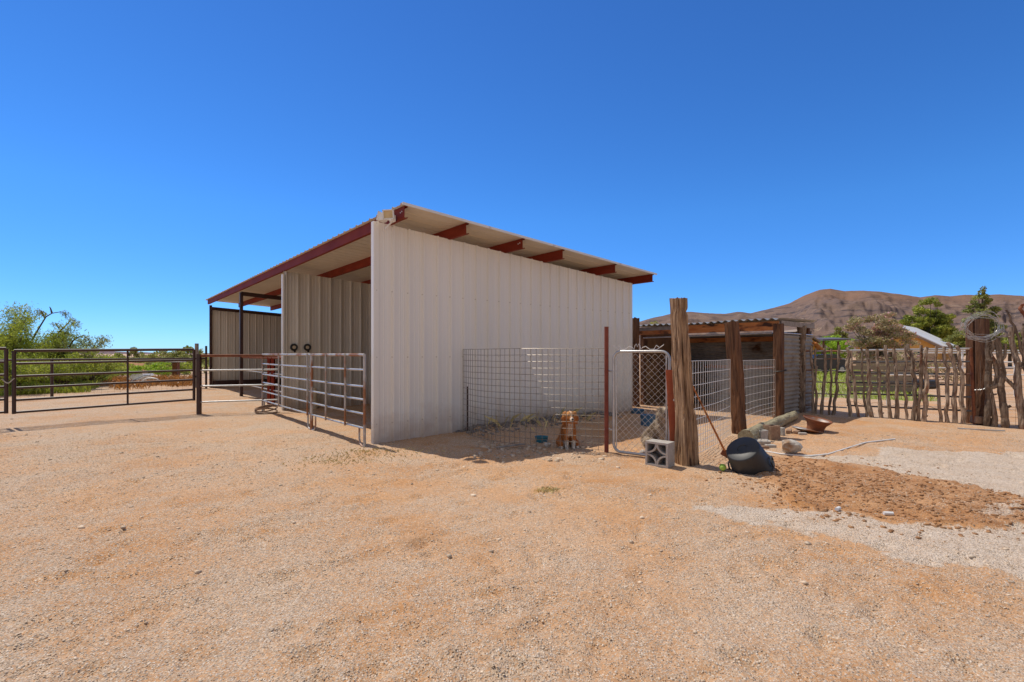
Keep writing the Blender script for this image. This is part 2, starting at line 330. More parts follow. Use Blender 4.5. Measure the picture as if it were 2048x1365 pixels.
# shallow foot and hoof prints in the open yard
prints = np.zeros(XX.shape)
for i in range(420):
    cy = 1.7 + 7 * rng.random() ** 1.3; cx = rng.uniform(-1.05, 1.1) * cy; a = rng.uniform(0, PI); l, w = rng.uniform(.09, .16), rng.uniform(.045, .07)
    ix = np.searchsorted(xs, [cx - .4, cx + .4]); iy = np.searchsorted(ys, [cy - .4, cy + .4])
    sx = slice(ix[0], ix[1]); sy = slice(iy[0], iy[1])
    dx = XX[sx, sy] - cx; dy = YY[sx, sy] - cy; u = (dx * math.cos(a) + dy * math.sin(a)) / l; v = (-dx * math.sin(a) + dy * math.cos(a)) / w
    q = u * u + v * v; ZZ[sx, sy] += -.020 * np.exp(-q ** 2) + .010 * np.exp(-(np.sqrt(q) - 1.5) ** 2 * 5)
# two faint wheel ruts curving across the right of the yard
for rut in ([(1380, 1052), (1560, 1095), (1800, 1165), (2048, 1250), (2300, 1340)], [(1180, 1080), (1420, 1150), (1700, 1250), (1950, 1365), (2100, 1450)], [(-200, 1120), (250, 1100), (620, 1040), (900, 985), (1060, 950)], [(-200, 1270), (300, 1215), (700, 1130), (980, 1050), (1150, 1000)]):
    q = np.array([G(a, b)[:2] for a, b in rut]); dm = np.full(XX.shape, 9.0); al = np.zeros(XX.shape); s0 = 0
    for a, b in zip(q[:-1], q[1:]):
        d_ = b - a; ln = np.hypot(*d_); d_ = d_ / ln; px_, py_ = XX - a[0], YY - a[1]; t_ = np.clip(px_ * d_[0] + py_ * d_[1], 0, ln); dd = np.hypot(px_ - d_[0] * t_, py_ - d_[1] * t_); w_ = dd < dm; al = np.where(w_, s0 + t_, al); dm = np.where(w_, dd, dm); s0 += ln
    k_ = np.clip(.6 + 2.2 * fbm(al * .8, dm * 2, 3), 0, 1)
    ZZ += k_ * (-.012 * np.exp(-(dm / .10) ** 4) + .010 * np.exp(-((dm - .15) / .045) ** 2) + .004 * np.sin(al * 55) * np.exp(-(dm / .09) ** 4))
nx, ny = len(xs), len(ys)
def gtop(x, y):
    """height of the finished ground sheet"""
    i = np.clip(np.searchsorted(xs, x) - 1, 0, nx - 2); j = np.clip(np.searchsorted(ys, y) - 1, 0, ny - 2)
    fx = (x - xs[i]) / (xs[i + 1] - xs[i]); fy = (y - ys[j]) / (ys[j + 1] - ys[j])
    return (ZZ[i, j] * (1 - fx) + ZZ[i + 1, j] * fx) * (1 - fy) + (ZZ[i, j + 1] * (1 - fx) + ZZ[i + 1, j + 1] * fx) * fy
idx = np.arange(nx * ny).reshape(nx, ny)
Fq = np.stack([idx[:-1, :-1], idx[1:, :-1], idx[1:, 1:], idx[:-1, 1:]], -1).reshape(-1, 4)
def ground_mat():
    m = bpy.data.materials.new('sandy_ground'); m.use_nodes = True; nt = m.node_tree; nt.nodes.clear(); L = nt.links.new
    out = nd(nt, 'ShaderNodeOutputMaterial'); bs = nd(nt, 'ShaderNodeBsdfPrincipled'); bs.inputs['Roughness'].default_value = .95; bs.inputs['Specular IOR Level'].default_value = .2
    ge = nd(nt, 'ShaderNodeNewGeometry'); pos = ge.outputs['Position']
    at = nd(nt, 'ShaderNodeAttribute', attribute_name='mask'); sp = nd(nt, 'ShaderNodeSeparateColor'); L(at.outputs['Color'], sp.inputs[0])
    def noise(sc, det=5, ro=.6):
        n = nd(nt, 'ShaderNodeTexNoise'); n.inputs['Scale'].default_value = sc; n.inputs['Detail'].default_value = det; n.inputs['Roughness'].default_value = ro; L(pos, n.inputs['Vector']); return n.outputs['Fac']
    def ramp(f, a, b, c1=(0, 0, 0), c2=(1, 1, 1)):
        r = nd(nt, 'ShaderNodeValToRGB'); r.color_ramp.elements[0].position = a; r.color_ramp.elements[1].position = b
        r.color_ramp.elements[0].color = (*c1, 1); r.color_ramp.elements[1].color = (*c2, 1); L(f, r.inputs['Fac']); return r.outputs['Color']
    def mix(f, a, b):
        x = nd(nt, 'ShaderNodeMix', data_type='RGBA')
        if isinstance(f, float): x.inputs['Factor'].default_value = f
        else: L(f, x.inputs['Factor'])
        for k, c in (('A', a), ('B', b)):
            if isinstance(c, tuple): x.inputs[k].default_value = (*c, 1)
            else: L(c, x.inputs[k])
        return x.outputs['Result']
    def math_(op, a, b):
        x = nd(nt, 'ShaderNodeMath', operation=op); x.use_clamp = (op in ('ADD', 'SUBTRACT', 'MULTIPLY'))
        for i, c in enumerate((a, b)):
            if isinstance(c, (int, float)): x.inputs[i].default_value = c
            else: L(c, x.inputs[i])
        return x.outputs[0]
    sand = ramp(noise(1.1, 6), .32, .68, (.475, .235, .092), (.58, .35, .19))
    sand = mix(ramp(noise(.35, 4), .42, .62), sand, (.565, .36, .215))
    sand = mix(math_('MULTIPLY', sp.outputs[1], ramp(noise(3.5, 6, .75), .30, .62)), sand, (.36, .175, .075))
    grassy = ramp(noise(2.0, 5), .35, .62, (.30, .24, .11), (.17, .26, .03))
    sand = mix(sp.outputs[2], sand, grassy)
    # fine gravel: random grains picked out by a cell noise
    def grains(sc, lo, hi):
        v = nd(nt, 'ShaderNodeTexVoronoi'); v.inputs['Scale'].default_value = sc; v.inputs['Randomness'].default_value = 1; L(pos, v.inputs['Vector'])
        s2 = nd(nt, 'ShaderNodeSeparateColor'); L(v.outputs['Color'], s2.inputs[0]); return v.outputs['Distance'], s2.outputs[0], s2.outputs[1]
    d1, a1, b1 = grains(70, 0, 1); d2, a2, b2 = grains(150, 0, 1)
    patch = ramp(noise(.8, 7, .75), .42, .60, (.02, .02, .02), (.80, .80, .80))
    sep = nd(nt, 'ShaderNodeSeparateXYZ'); L(pos, sep.inputs[0])
    nearg = nd(nt, 'ShaderNodeMapRange'); nearg.inputs['From Min'].default_value = 4.2; nearg.inputs['From Max'].default_value = 2.0; nearg.inputs['To Min'].default_value = 0; nearg.inputs['To Max'].default_value = .30
    L(sep.outputs[1], nearg.inputs['Value'])
    lefg = nd(nt, 'ShaderNodeMapRange'); lefg.inputs['From Min'].default_value = 0.5; lefg.inputs['From Max'].default_value = -7.0; lefg.inputs['To Min'].default_value = 0; lefg.inputs['To Max'].default_value = .28
    L(sep.outputs[0], lefg.inputs['Value'])
    dens = math_('ADD', math_('ADD', math_('MULTIPLY', patch, .8), nearg.outputs[0]), math_('ADD', lefg.outputs[0], math_('MULTIPLY', sp.outputs[0], .80)))
    dens = math_('SUBTRACT', dens, math_('MULTIPLY', sp.outputs[1], .5))
    d3, a3, b3 = grains(95, 0, 1); dark3 = math_('MULTIPLY', math_('LESS_THAN', a3, .11), ramp(d3, .30, .50, (1, 1, 1), (0, 0, 0)))
    sel1 = math_('LESS_THAN', a1, dens); sel2 = math_('LESS_THAN', a2, dens)
    stone1 = ramp(b1, .0, 1.0, (.41, .32, .245), (.82, .725, .62)); stone2 = ramp(b2, .0, 1.0, (.38, .28, .195), (.70, .59, .46))
    col = mix(math_('MULTIPLY', sel2, .75), sand, stone2)
    col = mix(math_('MULTIPLY', math_('MULTIPLY', sel1, .8), ramp(d1, .35, .55, (1, 1, 1), (0, 0, 0))), col, stone1)
    col = mix(math_('MULTIPLY', math_('MULTIPLY', sp.outputs[0], .5), ramp(noise(2.6, 6, .8), .30, .60)), col, (.70, .63, .55))
    col = mix(math_('MULTIPLY', dark3, .85), col, (.12, .07, .04))
    fine = ramp(noise(32, 5, .8), .30, .70, (.74, .70, .67), (1.28, 1.28, 1.28))
    mm = nd(nt, 'ShaderNodeMix', data_type='RGBA', blend_type='MULTIPLY'); mm.inputs['Factor'].default_value = 1; L(col, mm.inputs['A']); L(fine, mm.inputs['B'])
    L(mm.outputs['Result'], bs.inputs['Base Color'])
    h1 = math_('MULTIPLY', math_('SUBTRACT', .6, d1), sel1)
    hh = nd(nt, 'ShaderNodeMath', operation='ADD'); L(h1, hh.inputs[0]); L(noise(26, 6, .75), hh.inputs[1])
    b = nd(nt, 'ShaderNodeBump'); b.inputs['Strength'].default_value = .8; b.inputs['Distance'].default_value = .022; L(hh.outputs[0], b.inputs['Height'])
    L(b.outputs[0], bs.inputs['Normal']); L(bs.outputs[0], out.inputs['Surface'])
    return m
gr = fastmesh('ground', np.stack([XX.ravel(), YY.ravel(), ZZ.ravel()], 1), Fq, ground_mat(), True)
ca = gr.data.color_attributes.new('mask', 'FLOAT_COLOR', 'POINT')
ca.data.foreach_set('color', np.stack([mg.ravel(), mc.ravel(), ml.ravel(), np.ones(nx * ny)], 1).astype(np.float32).ravel())
tag(gr, kind='structure')

# ------------------------------------------------------------------ mountains
def ridge(name, pts, Yf, Yr, m, px0, px1, step=3, rows=120, gully=.24, seed=0):
    pxs = np.arange(px0, px1 + 1, step); ry = np.interp(pxs, [p[0] for p in pts], [p[1] for p in pts])
    ry = ry + .8 * fbm(pxs * .07 + seed, pxs * 0 + 3, 4)
    t = np.concatenate([np.linspace(0, 1, rows), np.linspace(1.04, 1.6, 12)])
    PXg, T = np.meshgrid(pxs, t, indexing='ij'); RY = np.repeat(ry[:, None], len(t), 1)
    Yd = Yf + (Yr - Yf) * T; s = (PXg - CX) / F; X = s * Yd
    zr = np.maximum((HY - RY) / F * Yr, 0)
    crag = np.abs(fbm(PXg * .075 + seed, T * 5 + seed, 5)) * -.5 + .09 + .5 * np.maximum(0, fbm(PXg * .02 + 31, T * 9 + seed, 4)) ** 1.5
    g = np.where(T <= 1, .55 * T ** 1.6 + .45 * T ** .85, np.clip(1 - (T - 1) * 1.6, 0, 1))
    gl = np.abs(fbm(PXg * .013 + seed + T * 2.6, T * 1.1 + seed - PXg * .002, 6)) * -.9 + .16
    gl2 = fbm(PXg * .012 + 7 + seed, T * 3.5, 4)
    bench = .022 * np.sin(T * 22 + gl2 * 9 + PXg * .01)
    Z = zr * (g + (gully * gl + .16 * gl2 + bench + .09 * crag) * np.clip(T * (1 - T) * 4, 0, 1) * (T < 1)) + EYE * np.clip(T, 0, 1) - 2
    n1, n2 = PXg.shape; ii = np.arange(n1 * n2).reshape(n1, n2)
    fq = np.stack([ii[:-1, :-1], ii[1:, :-1], ii[1:, 1:], ii[:-1, 1:]], -1).reshape(-1, 4)
    return tag(fastmesh(name, np.stack([X.ravel(), Yd.ravel(), Z.ravel()], 1), fq, m, True), kind='structure')
def hill_mat(name, a, b, c, d):
    m = bpy.data.materials.new(name); m.use_nodes = True; nt = m.node_tree; nt.nodes.clear(); L = nt.links.new
    out = nd(nt, 'ShaderNodeOutputMaterial'); bs = nd(nt, 'ShaderNodeBsdfPrincipled'); bs.inputs['Roughness'].default_value = 1; bs.inputs['Specular IOR Level'].default_value = .05
    ge = nd(nt, 'ShaderNodeNewGeometry')
    def noise(sc, v, det=8):
        mp = nd(nt, 'ShaderNodeMapping'); mp.inputs['Scale'].default_value = v; L(ge.outputs['Position'], mp.inputs['Vector'])
        n = nd(nt, 'ShaderNodeTexNoise'); n.inputs['Scale'].default_value = sc; n.inputs['Detail'].default_value = det; n.inputs['Roughness'].default_value = .68; L(mp.outputs[0], n.inputs['Vector']); return n.outputs['Fac']
    def ramp(f, p, q, c1, c2):
        r = nd(nt, 'ShaderNodeValToRGB'); r.color_ramp.elements[0].position = p; r.color_ramp.elements[1].position = q
        r.color_ramp.elements[0].color = (*c1, 1); r.color_ramp.elements[1].color = (*c2, 1); L(f, r.inputs['Fac']); return r.outputs['Color']
    def mix(f, x, y):
        k = nd(nt, 'ShaderNodeMix', data_type='RGBA'); L(f, k.inputs['Factor']); L(x, k.inputs['A']); L(y, k.inputs['B']); return k.outputs['Result']
    def rgb(c):
        k = nd(nt, 'ShaderNodeRGB'); k.outputs[0].default_value = (*c, 1); return k.outputs[0]
    base = ramp(noise(.006, (1, 1, 2.5)), .38, .62, a, b)
    base = mix(ramp(noise(.012, (.35, .35, 5)), .54, .60, (0, 0, 0), (1, 1, 1)), base, rgb(c))       # cliff bands
    base = mix(ramp(noise(.009, (2.2, .5, .6)), .60, .67, (0, 0, 0), (.8, .8, .8)), base, rgb(d))    # talus fans
    sz_ = nd(nt, 'ShaderNodeSeparateXYZ'); L(ge.outputs['Position'], sz_.inputs[0])
    zr_ = nd(nt, 'ShaderNodeMapRange'); zr_.inputs['From Min'].default_value = 190; zr_.inputs['From Max'].default_value = 290; L(sz_.outputs[2], zr_.inputs['Value'])
    zm_ = nd(nt, 'ShaderNodeMath', operation='MULTIPLY'); L(zr_.outputs[0], zm_.inputs[0]); L(ramp(noise(.004, (1, 1, 2)), .35, .55, (.2, .2, .2), (1, 1, 1)), zm_.inputs[1])
    base = mix(zm_.outputs[0], base, rgb((b[0] * 1.05, b[1] * .93, b[2] * .84)))
    spk = ramp(noise(.16, (1, 1, 1), 3), .60, .66, (0, 0, 0), (.7, .7, .7))
    base = mix(spk, base, rgb((.05, .055, .035)))                                                   # scrub
    L(base, bs.inputs['Base Color'])
    bp = nd(nt, 'ShaderNodeBump'); bp.inputs['Strength'].default_value = .7; bp.inputs['Distance'].default_value = 12
    L(noise(.02, (1, 1, 1.6)), bp.inputs['Height']); L(bp.outputs[0], bs.inputs['Normal'])
    L(bs.outputs[0], out.inputs['Surface']); return m
hm = hill_mat('mountain_rock', (.150, .108, .098), (.225, .155, .120), (.085, .068, .070), (.36, .265, .19))
ridge('mountain', [(700, 708), (1000, 700), (1150, 670), (1270, 646), (1300, 637), (1340, 628), (1375, 623), (1410, 626), (1450, 627), (1475, 623), (1500, 626), (1540, 617), (1580, 606), (1610, 590), (1640, 579), (1660, 577), (1690, 582), (1720, 581), (1760, 583), (1800, 588), (1840, 594), (1870, 590), (1900, 592), (1930, 589), (1960, 591), (2000, 588), (2048, 592), (2500, 600), (3000, 640), (3400, 700)], 900, 2600, hm, 700, 3400)
hm2 = hill_mat('far_hill_rock', (.17, .12, .13), (.20, .14, .15), (.15, .11, .13), (.22, .16, .15))
ridge('far_hills', [(-1500, 690), (-600, 694), (0, 699), (120, 701), (200, 702), (300, 705), (420, 706), (600, 704), (760, 706), (900, 708)], 3000, 5200, hm2, -1500, 900, 6, 14, .1, 5)

# ------------------------------------------------------------------ barn
def rpanel(L_, pitch=.305, h=.030, off0=.03, minor=True):
    pr = [(0, 0)]; u = off0
    while u < L_ - .08:
        pr += [(u, 0), (u + .020, h), (u + .045, h), (u + .065, 0)]
        if minor:
            for k in (.145, .225):
                if u + k + .03 < L_: pr += [(u + k, 0), (u + k + .008, .006), (u + k + .020, .006), (u + k + .028, 0)]
        u += pitch
    pr.append((L_, 0)); return [p for p in pr if p[0] <= L_ + 1e-6]
def sheet(mb, O, U, V, N, L_, v0, v1, **kw):
    """ribbed sheet: runs along U, ribs stand out along N, ribs are parallel to V; v0/v1 may depend on u"""
    pr = rpanel(L_, **kw); vs = []; fs = []
    for (u, h) in pr:
        a = v0(u) if callable(v0) else v0; b = v1(u) if callable(v1) else v1
        vs += [O + U * u + N * h + V * a, O + U * u + N * h + V * b]
    for i in range(len(pr) - 1): fs.append((2 * i, 2 * i + 1, 2 * i + 3, 2 * i + 2))
    mb.add(vs, fs)
ex, ey, ez = Vector((1, 0, 0)), Vector((0, 1, 0)), Vector((0, 0, 1))
BD, BL, SL = 7.46, 18.0, .05
def roofz(x): return 4.04 - SL * x
barn = thing('open_barn', 'long white ribbed metal barn with open stalls and a red steel framed shed roof', 'barn', BO, BA)
mb = MB(); sheet(mb, Vector((0, 0, 0)), ex, ez, -ey, BD, -.25, lambda u: roofz(u) - .19, h=.038); mb.build('end_wall', 'sheet', barn)
mb = MB(); mb.box((-.012, .012, 1.78), (.024, .10, 4.12)); mb.build('corner_trim', 'sheet', barn)
mb = MB(); mb.box((.035, -.034, 1.78), (.07, .012, 4.11)); mb.build('corner_trim', 'sheet', barn)
mb = MB(); mb.box((BD - .03, -.034, 1.6), (.07, .012, 3.75)); mb.build('corner_trim', 'sheet', barn)
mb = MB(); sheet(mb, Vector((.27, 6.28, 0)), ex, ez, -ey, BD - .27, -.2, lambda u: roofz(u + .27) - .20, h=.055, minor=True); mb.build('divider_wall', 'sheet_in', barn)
mb = MB(); mb.box((.25, 6.27, 1.75), (.05, .10, 3.96)); mb.build('divider_trim', 'sheet', barn)
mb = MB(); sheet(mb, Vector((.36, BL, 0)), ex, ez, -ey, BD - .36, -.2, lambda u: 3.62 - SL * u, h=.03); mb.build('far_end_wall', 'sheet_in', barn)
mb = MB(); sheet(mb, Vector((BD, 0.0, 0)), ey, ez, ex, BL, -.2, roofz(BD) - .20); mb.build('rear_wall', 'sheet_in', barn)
def rafter(y, drop): 
    a, b = roofz(.36) - drop, roofz(BD) - drop
    return [Vector((.36, y, a)), Vector((BD - .02, y, b)), Vector((BD - .02, y, b - .14)), Vector((.36, y, a - .14))]
for nm, y, dr, mm_ in (('header_beam', BL - .16, .32, 'blacksteel'), ('header_beam', 11.75, .22, 'blacksteel'), ('header_beam', 6.33, .21, 'blacksteel')):
    mb = MB(); mb.prism(rafter(y, dr), (0, .10, 0)); mb.build(nm, mm_, barn)
mb = MB(); sheet(mb, Vector((.20, -.66, 0)), ey, Vector((1, 0, -SL)), ez, BL + .66 + .25, 0, 7.48)
for v in range(mb.n): x, y, z = mb.v[v]; mb.v[v] = (x, y, z + roofz(.20) + .004)
roof = mb.build('roof', 'roof', barn)
for y in (-.66, BL + .25):
    mb = MB(); mb.box((3.94, y, roofz(3.94) + .012), (7.50, .012, .045), Matrix.Rotation(math.atan(SL), 3, 'Y')); mb.build('rake_trim', 'white', roof)
def cee(x, y0, y1, h=.20, w=.065, t=.006, lip=.02, flip=1):
    """C-channel purlin seen end-on, open towards +x * flip"""
    z1 = roofz(x); z0 = z1 - h; f = flip
    pr = [(0, z0), (w * f, z0), (w * f, z0 + lip), ((w - t) * f, z0 + lip), ((w - t) * f, z0 + t), (t * f, z0 + t), (t * f, z1 - t), ((w - t) * f, z1 - t), ((w - t) * f, z1 - lip), (w * f, z1 - lip), (w * f, z1), (0, z1)]
    m_ = MB(); m_.prism([Vector((x + a, y0, b)) for a, b in pr], (0, y1 - y0, 0)); return m_
for i, x in enumerate((.26, 1.52, 2.92, 4.10, 5.96, 7.54)):
    pu = cee(x, -.60 if i < 5 else -.62, BL + .1).build('purlin', 'redsteel', barn)
    if i in (0, 2):
        for k in range(2): b_ = MB(); b_.lathe([(.0, -.004), (.011, -.004), (.011, .004), (0, .004)], 8, Matrix.Translation((x - .003, -.52 + k * .05, roofz(x) - .08 - .012 * k)) @ Matrix.Rotation(PI / 2, 4, 'Y')); b_.build('bolt', 'white', pu)
for y in (.06, 6.36, 11.80, BL - .05):
    mb = MB(); mb.box((.36, y, 1.75), (.10, .10, 4.05)); mb.build('post', 'blacksteel', barn)
for y in (.06, 6.36, 11.80, BL - .05):
    mb = MB(); mb.box((BD - .09, y, 1.6), (.10, .10, 3.7)); mb.build('post', 'blacksteel', barn)
mb = MB()
for z in (1.2, 2.4): mb.box((BD / 2 + .2, .06, z), (BD - .7, .08, .12))
mb.build('wall_girt', 'redsteel', barn)
mb = MB(); mb.box((BD / 2 + .2, BL - .08, .16), (BD - .5, .06, .30)); mb.build('kick_board', 'blacksteel', barn)

# twin floodlight on the end of the first purlin
fl = thing('floodlight', 'twin head white floodlight fixed under the highest corner of the barn roof', 'floodlight', bw(.22, -.30, 3.86), BA)
mb = MB(); mb.box((-.02, 0, 0), (.07, .11, .11), bev=.01); mb.tube([(-.03, 0, -.03), (-.10, -.07, .0)], .014, 8); mb.tube([(-.03, 0, -.03), (-.10, .09, .0)], .014, 8); mb.tube([(-.02, .03, -.05), (-.10, .12, -.16)], .016, 8); mb.build('bracket', 'white', fl)
for (dy, tz, ty) in ((-.12, math.radians(38), -.15), (.10, math.radians(-62), .25)):
    T = Matrix.Translation((-.13, dy, .02)) @ Matrix.Rotation(tz, 4, 'Z') @ Matrix.Rotation(ty, 4, 'Y')
    h = MB(); pr = [(-.06, .095, .075), (.02, .07, .055), (.06, .03, .03)]; rings = []
    for (x, a, b) in pr: rings += [T @ Vector((x, sy * a, sz * b)) for sy, sz in ((-1, -1), (1, -1), (1, 1), (-1, 1))]
    fs = [(8, 9, 10, 11)] + [(4 * i + j, 4 * i + (j + 1) % 4, 4 * i + 4 + (j + 1) % 4, 4 * i + 4 + j) for i in range(2) for j in range(4)]
    h.add(rings, fs)
    for sy, sz, dy2, dz2 in ((0, 1, .2, .018), (0, -1, .2, .018), (1, 0, .018, .15), (-1, 0, .018, .15)):
        h.box(T @ Vector((-.064, sy * .09, sz * .07)), (.016, dy2, dz2), T.to_3x3())
    lh = h.build('lamp_head', 'white', fl)
    l = MB(); l.box(T @ Vector((-.055, 0, 0)), (.006, .165, .125), T.to_3x3()); l.build('lens', 'lens', lh)
# two round hooks and a pipe stub on the divider wall
for u, lab in ((.52, 'black round hook with pale centre on the stall divider, nearer the open front'), (.88, 'black round hook with pale centre on the stall divider, farther from the open front')):
    t = thing('wall_hook', lab, 'hook', bw(u, 6.235, 1.73), BA, 'round hooks on the stall divider')
    R = Matrix.Rotation(PI / 2, 4, 'X')
    m_ = MB(); pts = [Vector((.075 * math.cos(a), -.03, .075 * math.sin(a))) for a in np.linspace(0, 2 * PI, 20, endpoint=False)]
    m_.tube(pts, .03, 8, closed=True); m_.box((.02, -.03, -.105), (.05, .04, .07)); m_.build('ring', 'black', t, True)
    m_ = MB(); m_.lathe([(0, .045), (.045, .045), (.05, .02), (.05, 0)], 16, R); m_.build('hub', 'cream', t)
t = thing('pipe_stub', 'cream capped pipe standing on the ground against the ribbed stall divider', 'pipe', bw(1.02, 6.08, .0), BA)
m_ = MB(); m_.tube([(0, 0, -.03), (0, 0, .30)], .095, 16); m_.build('pipe', 'cream', t)
m_ = MB(); m_.lathe([(.07, .30), (.085, .31), (.085, .52), (.06, .58), (0, .59)], 16); m_.build('cap', 'cream', t, True)
m_ = MB()
for k in range(3):
    a0 = k * .8; pts = [bw(-.25 + .26 * math.cos(a), 5.95 + .20 * math.sin(a), .04 + .06 * k + .05 * math.sin(a + a0)) for a in np.linspace(0, 2 * PI, 26, endpoint=False)]
    m_.tube(pts, .018, 6, closed=True)
tag(rebase(m_.build('hose_coil', 'brick', None, True), bw(-.25, 5.95)), 'coiled brown hose lying at the front edge of the stall divider', 'hose')

# ------------------------------------------------------------------ left gates and pipe fences
def lerp(a, b, t): return a + (b - a) * t
def pipe_gate(name, label, A, B, z0A, z1A, z0B, z1B, nr, m, mid=(), r=.026, rv=.034):
    A, B = Vector(A), Vector(B); t_ = thing(name, label, 'gate', (A.x, A.y, 0)); o = Vector((A.x, A.y, 0))
    fr = MB()
    for Q, z0, z1 in ((A, z0A, z1A), (B, z0B, z1B)): fr.tube([Vector((Q.x, Q.y, z0 - .03)) - o, Vector((Q.x, Q.y, z1)) - o], rv, 10)
    fr.tube([Vector((A.x, A.y, z1A)) - o, Vector((B.x, B.y, z1B)) - o], r + .006, 10)
    fr.build('gate_frame', m, t_, True)
    fz = [0, .20, .395, .585, .79][:nr]
    for f in fz:
        k = MB(); k.tube([Vector((A.x, A.y, lerp(z0A, z1A, f))) - o, Vector((B.x, B.y, lerp(z0B, z1B, f))) - o], r, 8); k.build('rail', m, t_, True)
    for q in mid:
        p = lerp(A, B, q); k = MB(); k.tube([Vector((p.x, p.y, lerp(z0A, z0B, q))) - o, Vector((p.x, p.y, lerp(z1A, z1B, q))) - o], r * .8, 8); k.build('upright', m, t_, True)
    return t_
gA = P(28, 828, 10.28); gB = P(388, 800, 12.5)
g1 = pipe_gate('pipe_gate', 'dark brown six rail pipe gate closed across the yard entrance', (gA.x, gA.y, 0), (gB.x, gB.y, 0), .30, 1.615, .37, 1.66, 5, 'blacksteel', (.585,))
m_ = MB(); d = (gB - gA); d.z = 0; d.normalize()
c0 = Vector((gB.x - gA.x, gB.y - gA.y, .96)); m_.box(c0 + d * .07, (.16, .03, .05), Matrix.Rotation(math.atan2(d.y, d.x), 3, 'Z')); m_.box(c0 + d * .10 + Vector((0, -.02, -.03)), (.05, .05, .08)); m_.build('latch', 'blacksteel', g1)
k0 = gA - d * .115; k1 = k0 - d * 3.0
g2 = pipe_gate('pipe_gate', 'dark brown pipe gate leaf at the left frame edge meeting the six rail gate', (k0.x, k0.y, 0), (k1.x, k1.y, 0), .32, 1.66, .30, 1.64, 5, 'blacksteel', (.55,))
ch = MB(); pts = [k0 + d * t * .11 + Vector((.0, -.045, .98 - k0.z - .05 * math.sin(t * PI))) for t in np.linspace(-.3, 1.4, 9)]
ch.tube([(p.x, p.y, p.z) for p in pts], .011, 5)
tag(rebase(ch.build('gate_chain', 'galv', None), (k0.x, k0.y, 1.0)), 'short chain holding the two dark pipe gate leaves together', 'chain')
fA = Vector((-8.09, 12.5, 0)); fB = bw(.10, 6.22); fB.z = 0
t = thing('pipe_fence', 'short pipe fence with a dark gate post running to the stall divider', 'fence', fA)
m_ = MB(); m_.box((0, 0, .74), (.085, .085, 1.60)); m_.build('post', 'blacksteel', t)
dv = fB - fA
for z, mm_, rr in ((1.50, 'rust', .034), (1.12, 'galv', .022), (.71, 'galv', .022), (.30, 'galv', .02)):
    m_ = MB(); m_.tube([(0, 0, z), (dv.x, dv.y, z)], rr, 8); m_.build('rail', mm_, t, True)
q0 = bw(.40, 11.7); q1 = bw(.40, 6.45)
t = thing('stall_gate', 'rust red stall gate with paired uprights inside the middle barn bay', 'gate', (q0.x, q0.y, 0)); dq = q1 - q0
m_ = MB(); m_.tube([(0, 0, 1.44), (dq.x, dq.y, 1.44)], .05, 8); m_.build('top_rail', 'rust', t, True)
for f in (.66, .74):
    m_ = MB(); m_.box((dq.x * f, dq.y * f, .70), (.09, .09, 1.5)); m_.build('upright', 'redsteel', t)
for z in (.45, .95):
    m_ = MB(); m_.tube([(0, 0, z), (dq.x, dq.y, z)], .018, 6); m_.build('rail', 'galv', t, True)

def corral_panel(label, A, B, ups, bent=False):
    A, B = Vector(A), Vector(B); t = thing('corral_panel', label, 'corral panel', (A.x, A.y, 0), group='galvanised corral panels in front of the stall'); D = B - A; D.z = 0; u = D.normalized()
    fr = MB()
    for Q in (Vector((0, 0, 0)), D):
        fr.tube([Q + ez * -.02, Q + ez * 1.53, Q + ez * 1.545], .024, 10)
    fr.tube([ez * 1.53, D + ez * 1.53], .024, 10); fr.build('panel_frame', 'galvrust', t, True)
    for z in (.30, .54, .78, 1.0, 1.28):
        m_ = MB(); m_.tube([ez * z, D * .5 + ez * (z - .006), D + ez * z], .0185, 8); m_.build('rail', 'galv', t, True)
    for f in ups:
        m_ = MB(); s_ = Vector((-u.y, u.x, 0)) * -.028
        m_.tube([D * f + ez * .27 + s_, D * f + ez * .9 + s_ + u * .01, D * f + ez * 1.55 + s_], .018, 8); m_.build('upright', 'galvrust', t, True)
    for Q, sg in ((Vector((0, 0, 0)), 1), (D, -1)):
        m_ = MB(); m_.tube([Q + ez * .30 + u * sg * .20, Q + ez * .10 + u * sg * .20, Q + ez * .02 + u * sg * .16, Q + ez * -.01 + u * sg * .08, Q + ez * .0], .017, 8); m_.build('foot_loop', 'galvrust', t, True)
    return t
c1, c2, c3 = G(525, 823), G(624, 859), G(729, 893)
gap = (c2 - c1).normalized() * .055
corral_panel('galvanised corral panel farther from the camera, left of the shared corner pipe', c1, c2 - gap, (.42, .96))
corral_panel('galvanised corral panel nearest the white barn corner, with two inner uprights', c2, c3, (.33, .70))

# far wire fence beyond the gate
w0 = Vector((-18.5, 13.3, 0)); w1 = Vector((-13.6, 21.5, 0)); D = w1 - w0
t = thing('wire_fence', 'low pipe and wire mesh fence in front of the green mesquite thicket', 'fence', w0)
for f in (.02, .46, 1.0):
    m_ = MB(); m_.tube([D * f + ez * -.05, D * f + ez * (1.9 if f == 1 else 1.36)], .045, 8); m_.build('post', 'blacksteel', t, True)
m_ = MB(); m_.tube([ez * 1.34, D + ez * 1.34], .035, 8); m_.build('top_rail', 'blacksteel', t, True)
m_ = MB()
for i in range(int(D.length / .2)): m_.tube([D.normalized() * (i * .2) + ez * .03, D.normalized() * (i * .2) + ez * 1.32], .0028, 3, False)
for z in np.arange(.1, 1.3, .2): m_.tube([ez * z, D + ez * z], .0028, 3, False)
m_.build('wire_mesh', 'wire', t)
m_ = MB(); b0 = P(410, 775, 22.3); m_.tube([(0, 0, 0), (0, 0, 2.02)], .08, 8)
o = m_.build('utility_post', 'grayboard', None, True); o.location = (b0.x - .25, b0.y - .2, 0); tag(o, 'grey wooden post standing beside the far left barn corner', 'post')

